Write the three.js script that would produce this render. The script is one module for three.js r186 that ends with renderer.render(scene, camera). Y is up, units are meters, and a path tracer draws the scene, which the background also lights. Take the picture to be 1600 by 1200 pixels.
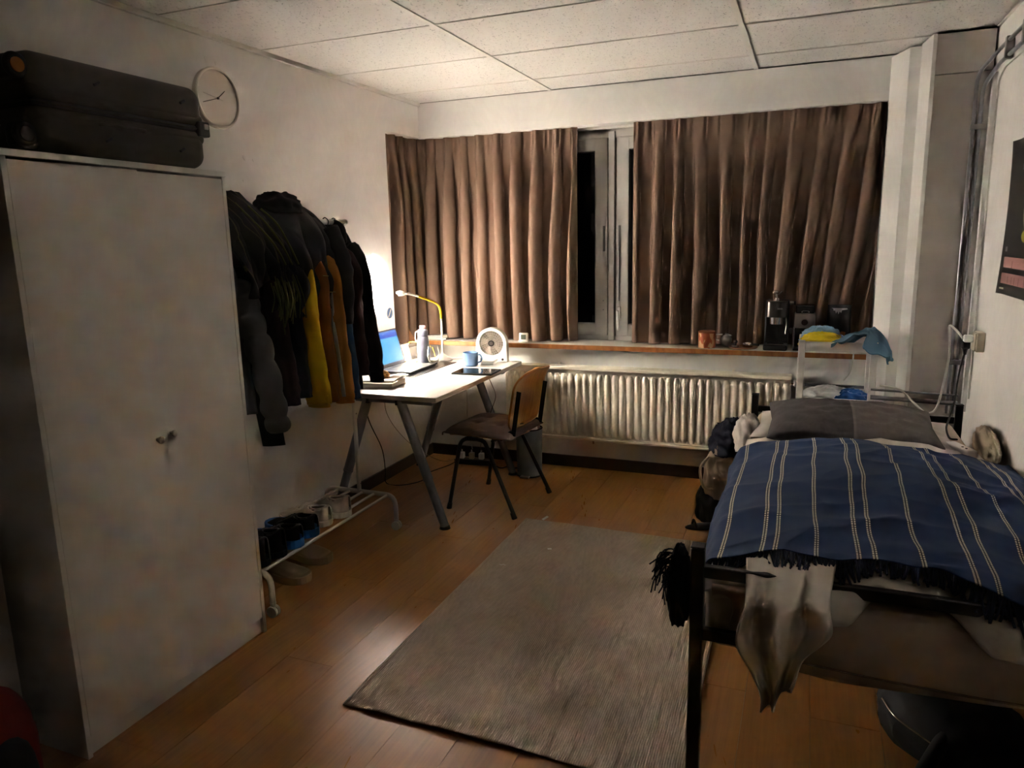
import * as THREE from 'three';
import { RoundedBoxGeometry } from 'three/addons/geometries/RoundedBoxGeometry.js';
import { ImprovedNoise } from 'three/addons/math/ImprovedNoise.js';
import { mergeGeometries } from 'three/addons/utils/BufferGeometryUtils.js';
import { RectAreaLightUniformsLib } from 'three/addons/lights/RectAreaLightUniformsLib.js';

// ------------------------------------------------------------------ camera, sky, exposure
const scene = new THREE.Scene();
const camera = new THREE.PerspectiveCamera(55.27, 4 / 3, 0.05, 60);
camera.position.set(2.4791, 1.4908, 4.5453);
camera.rotation.order = 'YXZ';
camera.rotation.set(-0.191094, 0.385639, -0.022448);
scene.background = new THREE.Color().setRGB(2e-7, 2e-7, 3e-7);            // night outside the window
const renderer = new THREE.WebGLRenderer({ antialias: true });
renderer.toneMapping = THREE.LinearToneMapping;
const UNIT = 1 / 250;         // scene light unit; the exposure undoes it
renderer.toneMappingExposure = 2.05 / UNIT;
renderer.shadowMap.enabled = true;
RectAreaLightUniformsLib.init();
const LAMP_SPOT = 13.0 * UNIT;      // desk lamp aimed at the wall, candela
const LAMP_BOX = 6.0 * UNIT;      // small glowing shade lamp on the desk
const LAMP_BULB = 0.16 * UNIT;   // light spilling sideways from the lamp's frosted bulb
const LIGHT_COLOR = new THREE.Color().setRGB(1.0, 0.88, 0.77);

// ------------------------------------------------------------------ helpers
const perlin = new ImprovedNoise();
const N3 = (x, y, z) => perlin.noise(x + 37.1, y + 11.7, z + 5.3);
const fbm = (x, y, z, o = 4) => { let a = 0.5, s = 0, f = 1; for (let i = 0; i < o; i++) { s += a * N3(x * f, y * f, z * f); f *= 2.03; a *= 0.5; } return s; };
let seedState = 12345;
const rnd = () => { seedState = (seedState * 1664525 + 1013904223) >>> 0; return seedState / 4294967296; };
const rr = (a, b) => a + (b - a) * rnd();
const clamp = (x, a, b) => Math.max(a, Math.min(b, x));
const sstep = (a, b, x) => { const t = clamp((x - a) / (b - a), 0, 1); return t * t * (3 - 2 * t); };
const lerp = (a, b, t) => a + (b - a) * t;
const V = (x, y, z) => new THREE.Vector3(x, y, z);
const usedNames = {};
function numbered(name) { const k = usedNames[name] = (usedNames[name] ?? -1) + 1; return k ? name + '_' + String(k).padStart(3, '0') : name; }
function mat(color, rough = 0.7, o = {}) { return new THREE.MeshPhysicalMaterial({ color, roughness: rough, ...o }); }
function finish(m) { m.castShadow = true; m.receiveShadow = true; return m; }
function part(name, geo, m, parent, pos, rot) {
  const o = finish(new THREE.Mesh(geo, m)); o.name = parent && parent !== scene ? name : numbered(name);
  if (pos) o.position.set(...pos); if (rot) o.rotation.set(...rot);
  (parent || scene).add(o); return o;
}
function tag(o, label, category, group) { o.userData.label = label; o.userData.category = category; if (group) o.userData.group = group; return o; }
function thing(name, label, category, pos = [0, 0, 0], turn = 0, group) {
  const g = new THREE.Group(); g.name = numbered(name); g.position.set(...pos); g.rotation.y = turn; scene.add(g); return tag(g, label, category, group);
}
function single(name, geo, m, label, category, pos, rot, group) { return tag(part(name, geo, m, scene, pos, rot), label, category, group); }
function struct(name, geo, m, pos, rot) { const o = part(name, geo, m, scene, pos, rot); o.userData.kind = 'structure'; return o; }
function structGroup(name) { const g = new THREE.Group(); g.name = numbered(name); g.userData.kind = 'structure'; scene.add(g); return g; }
// a box given by its min and max corners, edges rounded
function span(x0, x1, y0, y1, z0, z1, r = 0) {
  const w = x1 - x0, h = y1 - y0, d = z1 - z0;
  const rad = Math.min(r, Math.min(w, h, d) * 0.49);
  const g = rad > 0 ? new RoundedBoxGeometry(w, h, d, 2, rad) : new THREE.BoxGeometry(w, h, d);
  g.translate((x0 + x1) / 2, (y0 + y1) / 2, (z0 + z1) / 2); return g;
}
function rbox(w, h, d, r = 0.003, seg = 2) { return new RoundedBoxGeometry(w, h, d, seg, Math.min(r, Math.min(w, h, d) * 0.49)); }
function cyl(r0, r1, h, seg = 24) { return new THREE.CylinderGeometry(r1, r0, h, seg); } // r0 bottom, r1 top
function rod(a, b, r, r2 = r, seg = 12) {
  const A = V(...a), B = V(...b), d = B.clone().sub(A), L = d.length();
  const g = new THREE.CylinderGeometry(r2, r, L, seg);
  g.applyQuaternion(new THREE.Quaternion().setFromUnitVectors(V(0, 1, 0), d.normalize())); const m = A.add(B).multiplyScalar(0.5);
  g.translate(m.x, m.y, m.z); return g;
}
function bar(a, b, w, t, up = [0, 1, 0]) {   // flat bar from a to b
  const A = V(...a), B = V(...b), d = B.clone().sub(A), L = d.length(); d.normalize();
  const g = rbox(w, L, t, Math.min(w, t) * 0.25, 1); const X = V(...up).cross(d); if (X.lengthSq() < 1e-4) X.set(1, 0, 0); X.normalize(); const Z = X.clone().cross(d);
  g.applyMatrix4(new THREE.Matrix4().makeBasis(X, d, Z)); const m = A.add(B).multiplyScalar(0.5); g.translate(m.x, m.y, m.z); return g;
}
function tube(pts, r, seg = 48, rad = 10, tension = 0.5, closed = false) {
  const c = new THREE.CatmullRomCurve3(pts.map(p => V(...p)), closed, 'catmullrom', tension);
  return new THREE.TubeGeometry(c, seg, r, rad, closed);
}
function pipe(pts, r, bend = 0.03, rad = 10) {   // straight runs joined by rounded bends
  const P = pts.map(p => V(...p)), path = new THREE.CurvePath();
  let prev = P[0].clone();
  for (let i = 1; i < P.length; i++) {
    if (i < P.length - 1) {
      const d0 = P[i].clone().sub(P[i - 1]), d1 = P[i + 1].clone().sub(P[i]);
      const b = Math.min(bend, d0.length() * 0.48, d1.length() * 0.48);
      const e0 = P[i].clone().sub(d0.normalize().multiplyScalar(b)), e1 = P[i].clone().add(d1.normalize().multiplyScalar(b));
      path.add(new THREE.LineCurve3(prev, e0)); path.add(new THREE.QuadraticBezierCurve3(e0, P[i].clone(), e1)); prev = e1;
    } else path.add(new THREE.LineCurve3(prev, P[i].clone()));
  }
  const pts2 = [];
  for (const c of path.curves) { const n = c.isLineCurve3 ? 1 : 6; for (let k = 0; k < n; k++) pts2.push(c.getPoint(k / n)); }
  pts2.push(P[P.length - 1].clone());
  return sweep(pts2, () => [r, r], rad);
}
// sweep an elliptic section along points; rf(t) -> [half width along side, half width along other]
function sweep(pts, rf, rad = 14, side = null, disp = null) {
  const n = pts.length, pos = [], idx = [], uv = []; let sprev = side ? V(...side) : null, len = 0;
  for (let i = 0; i < n; i++) {
    const t = i / (n - 1);
    const T = (i < n - 1 ? pts[i + 1].clone() : pts[i].clone()).sub(i > 0 ? pts[i - 1] : pts[i]).normalize();
    if (!sprev) { sprev = Math.abs(T.y) < 0.9 ? V(0, 1, 0) : V(1, 0, 0); }
    const S = sprev.clone().sub(T.clone().multiplyScalar(sprev.dot(T))).normalize(); if (!side) sprev = S.clone();
    const B = T.clone().cross(S); const [a, b] = rf(t); if (i) len += pts[i].distanceTo(pts[i - 1]);
    for (let k = 0; k < rad; k++) {
      const th = k / rad * Math.PI * 2; let ca = Math.cos(th), sb = Math.sin(th);
      const q = disp ? disp(t, th) : 0;
      const p = pts[i].clone().addScaledVector(S, ca * (a + q)).addScaledVector(B, sb * (b + q));
      pos.push(p.x, p.y, p.z); uv.push(k / rad, len);
    }
  }
  for (let i = 0; i < n - 1; i++) for (let k = 0; k < rad; k++) {
    const a = i * rad + k, b = i * rad + (k + 1) % rad, c = a + rad, d = b + rad; idx.push(a, b, c, b, d, c);
  }
  for (const [row, flip] of [[0, true], [n - 1, false]]) {   // caps
    const ci = pos.length / 3; pos.push(pts[row].x, pts[row].y, pts[row].z); uv.push(0.5, row ? len : 0);
    for (let k = 0; k < rad; k++) { const a = row * rad + k, b = row * rad + (k + 1) % rad; flip ? idx.push(ci, b, a) : idx.push(ci, a, b); }
  }
  const g = new THREE.BufferGeometry(); g.setAttribute('position', new THREE.Float32BufferAttribute(pos, 3)); g.setAttribute('uv', new THREE.Float32BufferAttribute(uv, 2));
  g.setIndex(idx); g.computeVertexNormals(); return g;
}
function curvePts(pts, n = 24) { return new THREE.CatmullRomCurve3(pts.map(p => V(...p)), false, 'catmullrom', 0.5).getPoints(n); }
// a surface from a function (i/nu, j/nv) -> [x, y, z], optional uv function
function sheet(nu, nv, fn, uvf) {
  const pos = [], uv = [], idx = [];
  for (let j = 0; j <= nv; j++) for (let i = 0; i <= nu; i++) { const u = i / nu, v = j / nv; pos.push(...fn(u, v)); uv.push(...(uvf ? uvf(u, v) : [u, v])); }
  for (let j = 0; j < nv; j++) for (let i = 0; i < nu; i++) { const a = j * (nu + 1) + i, b = a + 1, c = a + nu + 1, d = c + 1; idx.push(a, c, b, b, c, d); }
  const g = new THREE.BufferGeometry(); g.setAttribute('position', new THREE.Float32BufferAttribute(pos, 3)); g.setAttribute('uv', new THREE.Float32BufferAttribute(uv, 2));
  g.setIndex(idx); g.computeVertexNormals(); return g;
}
// give a sheet a thickness: front, back and rim
function thicken(g, t) {
  const p = g.attributes.position, n = g.attributes.normal, uv = g.attributes.uv, c = p.count, pos = [], uvs = [], idx = [];
  for (let s = 0; s < 2; s++) for (let i = 0; i < c; i++) { const k = s ? -t : 0; pos.push(p.getX(i) + n.getX(i) * k, p.getY(i) + n.getY(i) * k, p.getZ(i) + n.getZ(i) * k); uvs.push(uv.getX(i), uv.getY(i)); }
  const src = g.index.array, edges = new Map();
  for (let i = 0; i < src.length; i += 3) {
    const [a, b, d] = [src[i], src[i + 1], src[i + 2]]; idx.push(a, b, d, a + c, d + c, b + c);
    for (const [e, f] of [[a, b], [b, d], [d, a]]) { const k = Math.min(e, f) + '_' + Math.max(e, f); edges.has(k) ? edges.set(k, null) : edges.set(k, [e, f]); }
  }
  for (const e of edges.values()) if (e) idx.push(e[0], e[0] + c, e[1], e[1], e[0] + c, e[1] + c);
  const o = new THREE.BufferGeometry(); o.setAttribute('position', new THREE.Float32BufferAttribute(pos, 3)); o.setAttribute('uv', new THREE.Float32BufferAttribute(uvs, 2)); o.setIndex(idx); o.computeVertexNormals(); return o;
}
// a crumpled soft lump resting on y = 0
function lump(rx, ry, rz, amp, freq, seed, detail = 40, flat = 0.35) {
  const g = new THREE.SphereGeometry(1, detail, Math.round(detail * 0.7)); const p = g.attributes.position;
  for (let i = 0; i < p.count; i++) {
    const x = p.getX(i), y = p.getY(i), z = p.getZ(i);
    const k = Math.abs(p.getX(i)) < 1e-6 && Math.abs(p.getZ(i)) < 1e-6 ? 0 : 1;
    const n = 1 + amp * (1 - 2.4 * Math.abs(N3(x * freq + seed, y * freq, z * freq))) + amp * 0.5 * k * N3(x * freq * 2.3, y * freq * 2.3 + seed, z * freq * 2.3);
    let yy = y * n; if (yy < -flat) yy = -flat + (yy + flat) * 0.05;
    p.setXYZ(i, x * n * rx, (yy + flat) / (1 + flat) * ry, z * n * rz);
  }
  // close the seam of the sphere
  const w = detail + 1; for (let r = 0; r * w + w - 1 < p.count; r++) p.setXYZ(r * w + w - 1, p.getX(r * w), p.getY(r * w), p.getZ(r * w));
  g.computeVertexNormals(); return g;
}
function lathe(profile, seg = 32) { return new THREE.LatheGeometry(profile.map(([r, y]) => new THREE.Vector2(r, y)), seg); }
function merge(list) { return mergeGeometries(list.map(g => { const q = g.index ? g.toNonIndexed() : g.clone(); for (const k of Object.keys(q.attributes)) if (!['position', 'normal', 'uv'].includes(k)) q.deleteAttribute(k); return q; })); }
function boxUV(g, s = 1, ox = 0, oy = 0) {   // uv in metres from position and dominant normal
  const q = g.index ? g.toNonIndexed() : g, p = q.attributes.position, n = q.attributes.normal, uv = [];
  for (let i = 0; i < p.count; i++) {
    const ax = Math.abs(n.getX(i)), ay = Math.abs(n.getY(i)), az = Math.abs(n.getZ(i));
    const [u, v] = ay >= ax && ay >= az ? [p.getX(i), p.getZ(i)] : ax >= az ? [p.getZ(i), p.getY(i)] : [p.getX(i), p.getY(i)];
    uv.push(u * s + ox, v * s + oy);
  }
  q.setAttribute('uv', new THREE.Float32BufferAttribute(uv, 2)); return q;
}
// textures from a function (u, v in 0..1) -> [r, g, b] 0..1 sRGB, or a single value
function tex(w, h, fn, color = true, repeat = null) {
  const d = new Uint8Array(w * h * 4);
  for (let j = 0; j < h; j++) for (let i = 0; i < w; i++) {
    const c = fn(i / w, j / h, i, j), k = (j * w + i) * 4; const [r, g, b] = Array.isArray(c) ? c : [c, c, c];
    d[k] = clamp(r, 0, 1) * 255; d[k + 1] = clamp(g, 0, 1) * 255; d[k + 2] = clamp(b, 0, 1) * 255; d[k + 3] = 255;
  }
  const t = new THREE.DataTexture(d, w, h, THREE.RGBAFormat); t.wrapS = t.wrapT = THREE.RepeatWrapping; t.magFilter = THREE.LinearFilter; t.minFilter = THREE.LinearMipmapLinearFilter; t.generateMipmaps = true;
  if (color) t.colorSpace = THREE.SRGBColorSpace; if (repeat) t.repeat.set(...repeat); t.needsUpdate = true; return t;
}
// tileable noise helper
const tn = (u, v, f, s = 0) => { const a = u * Math.PI * 2, b = v * Math.PI * 2, R = f / (2 * Math.PI); return N3(Math.cos(a) * R + s, Math.sin(a) * R + Math.cos(b) * R * 0.7, Math.sin(b) * R * 0.7 + s * 1.7); };
function canvasTex(w, h, draw) {
  const c = document.createElement('canvas'); c.width = w; c.height = h; draw(c.getContext('2d'), w, h);
  const t = new THREE.CanvasTexture(c); t.colorSpace = THREE.SRGBColorSpace; return t;
}
// fabric weave
const weaveBump = tex(128, 128, (u, v, i, j) => 0.5 + 0.25 * Math.sin(i * Math.PI / 2) * Math.cos(j * Math.PI / 2) + 0.2 * (rnd() - 0.5), false);
function cloth(color, o = {}) { const b = weaveBump.clone(); b.repeat.set(o.rep || 60, o.rep || 60); b.needsUpdate = true; const oo = { ...o }; delete oo.rep; return mat(color, 0.92, { bumpMap: b, bumpScale: 0.0006, sheen: 0.25, sheenRoughness: 0.6, ...oo }); }
const M = {
  black: mat(0x0b0b0c, 0.45), blackPlastic: mat(0x101012, 0.5), blackSteel: mat(0x0a0a0b, 0.38), white: mat(0xe6e3de, 0.45), whitePlastic: mat(0xe9e7e3, 0.35),
  whiteMetal: mat(0xe4e1dc, 0.35), chrome: mat(0xc9c7c4, 0.22, { metalness: 1 }), steel: mat(0x8c8b8a, 0.35, { metalness: 1 }), greyMetal: mat(0x8f9095, 0.33, { metalness: 0.75 }),
  cableBlack: mat(0x0c0c0c, 0.6), cableWhite: mat(0xd8d5ce, 0.5), paper: mat(0xe9e6df, 0.9),
};
// ------------------------------------------------------------------ the room
const H = 2.405, XR = 3.225, ZF = 6.8, SILL = 0.838;
const plasterBump = tex(512, 512, (u, v) => 0.5 + 0.5 * tn(u, v, 30, 1) + 0.3 * tn(u, v, 90, 4), false, [1, 1]);
const plasterMap = tex(256, 256, (u, v) => { const k = 0.02 * tn(u, v, 6, 2) + 0.012 * tn(u, v, 40, 3); return [0.905 + k, 0.897 + k, 0.885 + k]; });
const wallMat = mat(0xffffff, 0.82, { map: plasterMap, bumpMap: plasterBump, bumpScale: 0.0009 });
const wl = struct('wall_left', boxUV(merge([
  span(-0.32, 0, 0, H, 0.43, ZF), span(-0.32, 0, 2.185, H, -0.3, 0.43), span(-0.32, 0, 0, 0.808, -0.3, 0.43), span(-0.36, -0.32, 0, H, -0.3, ZF)])), wallMat);
// plaster dabs and nail holes left on the wall
for (const [y, z, r] of [[2.30, 1.885, 0.009], [2.296, 1.828, 0.006], [1.905, 1.70, 0.010], [1.90, 1.64, 0.006], [1.80, 1.72, 0.004], [1.72, 1.66, 0.004]]) {
  const g = new THREE.SphereGeometry(r, 10, 8); g.scale(0.35, 1.5, 1); part('plaster_dab', g, wallMat, wl, [0.0005, y, z], [rr(-0.5, 0.5), 0, 0]);
}
const wb = struct('wall_back', boxUV(merge([
  span(-0.32, 2.84, 2.185, H, -0.3, 0), span(0, 2.84, 0, 0.808, -0.3, 0), span(2.82, 3.4, 0, H, -0.3, 0.0)])), wallMat);
{ // boxed-in stepped corner beside the window
  const shape = (pts) => { const s = new THREE.Shape(); pts.forEach(([x, z], i) => i ? s.lineTo(x, -z) : s.moveTo(x, -z)); s.closePath(); return s; };
  const ex = (pts, y0, y1) => { const g = new THREE.ExtrudeGeometry(shape(pts), { depth: y1 - y0, bevelEnabled: true, bevelSize: 0.002, bevelThickness: 0.001, bevelSegments: 1 }); g.rotateX(-Math.PI / 2); g.translate(0, y0, 0); return boxUV(g); };
  const col = structGroup('trim_1');
  const boxMat = mat(0xffffff, 0.6, { map: plasterMap });
  part('corner_casing', ex([[2.822, -0.05], [2.822, 0.02], [2.886, 0.198], [2.935, 0.198], [2.935, -0.05]], 0.0, H - 0.012), boxMat, col);
  part('corner_casing', ex([[2.938, -0.05], [2.938, 0.215], [2.962, 0.395], [2.975, 0.395], [2.975, -0.05]], 0.0, H - 0.004), boxMat, col);
  const panelMat = mat(0xd3cdc9, 0.55, { map: plasterMap });
  part('panel', boxUV(span(2.978, 3.214, 0.0, 2.216, 0.36, 0.392, 0.002)), panelMat, col);
  part('panel', boxUV(span(2.978, 3.214, 2.220, H - 0.006, 0.36, 0.392, 0.002)), panelMat, col);
}
const wr = struct('wall_right', boxUV(span(XR, XR + 0.18, 0, H, -0.3, ZF)), wallMat);
struct('wall_front', boxUV(span(-0.36, XR + 0.18, 0, H, ZF, ZF + 0.15)), wallMat);
{ // closed door in the wall behind the photographer
  const d = structGroup('door_1'); const dm = mat(0xb9a78f, 0.5);
  part('door_leaf', span(1.15, 2.03, 0.0, 2.03, ZF - 0.035, ZF - 0.002, 0.004), dm, d);
  part('door_frame', merge([span(1.06, 1.145, 0, 2.11, ZF - 0.05, ZF - 0.001, 0.004), span(2.035, 2.12, 0, 2.11, ZF - 0.05, ZF - 0.001, 0.004), span(1.06, 2.12, 2.035, 2.12, ZF - 0.05, ZF - 0.001, 0.004)]), M.white, d);
  part('door_handle', pipe([[1.22, 1.03, ZF - 0.036], [1.22, 1.03, ZF - 0.085], [1.33, 1.03, ZF - 0.085]], 0.009), M.chrome, d);
}
// baseboards of dark stained wood
const baseMat = mat(0x2a1710, 0.42);
struct('baseboard_left', merge([span(0, 0.014, 0, 0.078, 0.014, ZF, 0.003)]), baseMat);
struct('baseboard_back', span(0, 2.82, 0, 0.078, 0, 0.014, 0.003), baseMat);
struct('baseboard_right', span(XR - 0.014, XR, 0, 0.078, 0.4, ZF, 0.003), baseMat);

{ // laminate floor: every board a piece of its own
  const fl = structGroup('floor');
  const W = 512, Hh = 1024;
  const knots = []; for (let i = 0; i < 26; i++) knots.push([rnd(), rnd(), rr(0.012, 0.035), rr(0.15, 0.55)]);
  const wood = tex(W, Hh, (u, v) => {
    const warp = 0.05 * tn(u, v, 5, 1); const g = tn(u + warp, v * 0.12, 46, 2) * 0.5 + tn(u, v * 0.1, 120, 7) * 0.3 + tn(u, v, 4, 9) * 0.6;
    let k = 0.5 + 0.42 * g, dark = 0;
    for (const [ku, kv, r, s] of knots) { let du = Math.abs(u - ku); du = Math.min(du, 1 - du); let dv = Math.abs(v - kv); dv = Math.min(dv, 1 - dv); const q = Math.hypot(du * 1.0, dv * 1.5) / r; if (q < 1) dark = Math.max(dark, s * (1 - q) * (1 - q)); }
    k = k * (1 - dark * 0.55) - dark * 0.35;
    return [lerp(0.58, 0.78, k), lerp(0.385, 0.53, k), lerp(0.195, 0.285, k)];
  });
  const tones = [[1, 1, 1], [0.93, 0.92, 0.9], [1.0, 0.97, 0.93], [0.96, 0.95, 0.95]];
  const rough = tex(256, 256, (u, v) => 0.62 + 0.14 * tn(u, v, 9, 3) + 0.10 * tn(u, v, 60, 5), false);
  const mats = tones.map(c => mat(new THREE.Color().setRGB(...c), 0.55, { map: wood, roughnessMap: rough }));
  const PW = 0.2, PL = 1.21; const cache = {};
  const x0 = 1.35 - 7 * PW; let col = 0;
  for (let x = x0; x < XR; x += PW, col++) {
    const xa = Math.max(x, 0), xb = Math.min(x + PW, XR); if (xb - xa < 0.01) continue;
    let z = -((col * 0.47) % 1) * PL;
    for (; z < ZF; z += PL) {
      const za = Math.max(z, 0), zb = Math.min(z + PL, ZF); if (zb - za < 0.02) continue;
      const v = Math.floor(rnd() * 6), key = [(xb - xa).toFixed(3), (zb - za).toFixed(3), v].join('_');
      let g = cache[key]; if (!g) { g = rbox(xb - xa - 0.0010, 0.012, zb - za - 0.0010, 0.0008, 1); g = boxUV(g, 1, v * 0.37, v * 0.61); const uv = g.attributes.uv; for (let i = 0; i < uv.count; i++) uv.setXY(i, uv.getX(i) * 1.6, uv.getY(i) * 0.8); cache[key] = g; }
      part('plank', g, mats[Math.floor(rnd() * 4)], fl, [(xa + xb) / 2, -0.006, (za + zb) / 2]);
    }
  }
  part('underlay', span(-0.1, XR + 0.1, -0.06, -0.0125, -0.1, ZF + 0.1), mat(0x20140c, 0.9), fl);
}
{ // suspended ceiling: mineral tiles laid in a grid of T-bars
  const ce = structGroup('ceiling');
  const pits = []; for (let i = 0; i < 900; i++) pits.push([rnd(), rnd(), rr(0.0015, 0.006), rr(0.3, 1) , rr(-0.6, 0.6)]);
  const S = 512, buf = new Float32Array(S * S);
  for (const [pu, pv, r, s, a] of pits) {
    const R = Math.ceil(r * S * 2.2); for (let dj = -R; dj <= R; dj++) for (let di = -R; di <= R; di++) {
      const x = di / S, y = dj / S, xr = x * Math.cos(a) - y * Math.sin(a), yr = x * Math.sin(a) + y * Math.cos(a), q = Math.hypot(xr / r * 1.3, yr / r * 0.6 + 0.5 * Math.sin(xr * 300));
      if (q < 1) { const ii = (Math.round(pu * S) + di + S) % S, jj = (Math.round(pv * S) + dj + S) % S; buf[jj * S + ii] = Math.max(buf[jj * S + ii], s * Math.min(1, 2 * (1 - q))); }
    }
  }
  const tmap = tex(S, S, (u, v, i, j) => { const k = 1 - 0.34 * buf[j * S + i] + 0.02 * tn(u, v, 50, 2); return [0.86 * k, 0.85 * k, 0.835 * k]; });
  const tb = tex(S, S, (u, v, i, j) => 1 - buf[j * S + i] * 0.9 + 0.05 * tn(u, v, 80, 1), false);
  const tileMat = mat(0xffffff, 0.95, { map: tmap, bumpMap: tb, bumpScale: 0.003 });
  const barMat = mat(0xdad6d0, 0.5), T = 0.606, X2 = 0.932, zC = 0.327;
  const xs = [0, X2, X2 + 2 * T, XR], zs = [0]; for (let z = zC; z < ZF; z += T) zs.push(z); zs.push(ZF);
  const cache = {};
  for (let i = 0; i < 3; i++) for (let j = 0; j < zs.length - 1; j++) {
    const w = xs[i + 1] - xs[i] - 0.008, d = zs[j + 1] - zs[j] - 0.008; const v = (i * 2 + j * 3) % 4, key = w.toFixed(3) + d.toFixed(3) + v;
    const g = cache[key] || (cache[key] = boxUV(rbox(w, 0.016, d, 0.003, 1), 1.6, v * 0.31, v * 0.57));
    part('ceiling_tile', g, tileMat, ce, [(xs[i] + xs[i + 1]) / 2, H + 0.0125 + (((i * 7 + j * 5) % 5) - 2) * 0.0008, (zs[j] + zs[j + 1]) / 2]);
  }
  for (const x of xs.slice(1, 3)) part('ceiling_rail', span(x - 0.012, x + 0.012, H - 0.001, H + 0.004, 0, ZF, 0.0008), barMat, ce);
  for (const z of zs.slice(1, -1)) for (let i = 0; i < 3; i++) part('ceiling_rail', span(xs[i] + (i ? 0.0122 : 0), xs[i + 1] - (i < 2 ? 0.0122 : 0), H, H + 0.004, z - 0.006, z + 0.006, 0.0008), barMat, ce);
  part('edge_trim', span(0, 0.02, H - 0.018, H + 0.003, 0, ZF, 0.002), barMat, ce);
  part('edge_trim', span(XR - 0.012, XR, H - 0.003, H + 0.003, 0.4, ZF, 0.001), barMat, ce);
  part('slab', span(-0.36, XR + 0.18, H + 0.03, H + 0.15, -0.3, ZF + 0.15), mat(0x8a8682, 0.9), ce);
}
// ------------------------------------------------------------------ window and sill
{
  const w = structGroup('window_1'); const fm = mat(0xbdb9b4, 0.45), z = -0.2;
  part('window_frame', merge([span(-0.3, 2.82, 2.12, 2.185, z - 0.05, z + 0.03, 0.003), span(-0.3, 2.82, SILL - 0.02, SILL + 0.035, z - 0.05, z + 0.03, 0.003), span(-0.31, -0.25, SILL, 2.185, z - 0.05, z + 0.03, 0.003), span(2.76, 2.82, SILL, 2.185, z - 0.05, z + 0.03, 0.003)]), fm, w);
  part('mullion', span(1.262, 1.302, SILL, 2.16, z - 0.05, z + 0.045, 0.004), fm, w);
  for (const [a, b] of [[-0.24, 1.255], [1.309, 2.75]]) {
    const s = part('sash', merge([span(a, a + 0.085, SILL + 0.035, 2.12, z - 0.03, z + 0.035, 0.006), span(b - 0.085, b, SILL + 0.035, 2.12, z - 0.03, z + 0.035, 0.006), span(a, b, SILL + 0.03, SILL + 0.11, z - 0.03, z + 0.034, 0.006), span(a, b, 2.045, 2.125, z - 0.03, z + 0.034, 0.006)]), fm, w);
    part('pane', span(a + 0.07, b - 0.07, SILL + 0.1, 2.06, z - 0.006, z - 0.002), mat(0xffffff, 0.03, { transmission: 1, thickness: 0, ior: 1.5 }), s);
  }
  const hd = part('window_handle', rbox(0.022, 0.085, 0.012, 0.004), mat(0xd2cfc9, 0.3), w, [1.335, 1.02, z + 0.042]);
  part('handle_lever', rbox(0.018, 0.13, 0.014, 0.006), mat(0xe0ddd8, 0.3), hd, [-0.002, -0.045, 0.026], [0, 0, 0.08]);
  part('espagnolette_cover', rbox(0.014, 0.16, 0.006, 0.002), M.steel, w, [1.232, 1.50, z + 0.038]);
  part('espagnolette_cover', rbox(0.014, 0.16, 0.006, 0.002), M.steel, w, [1.332, 1.50, z + 0.038]);
  part('espagnolette_rod', rod([1.332, 1.10, z + 0.039], [1.332, 1.44, z + 0.039], 0.004), M.steel, w);
  for (const y of [1.10, 1.04]) part('screw', cyl(0.004, 0.004, 0.004, 10), M.steel, w, [1.228, y, z + 0.036], [Math.PI / 2, 0, 0]);
  const sill = structGroup('trim_2');
  const lipMap = tex(256, 64, (u, v) => { const k = 0.5 + 0.6 * tn(u, v * 0.3, 22, 3) + 0.2 * tn(u, v, 60, 6); return [lerp(0.55, 0.72, k), lerp(0.34, 0.46, k), lerp(0.15, 0.22, k)]; });
  part('sill_board', merge([span(-0.02, 2.84, 0.808, SILL, -0.2, 0.088, 0.002), span(-0.3, -0.018, 0.808, SILL, -0.2, 0.428, 0.002)]), mat(0xcfcac3, 0.4), sill);
  part('sill_edge', boxUV(span(-0.0, 2.84, 0.808, SILL - 0.0005, 0.0885, 0.1, 0.003), 2), mat(0xffffff, 0.45, { map: lipMap }), sill);
}
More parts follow.
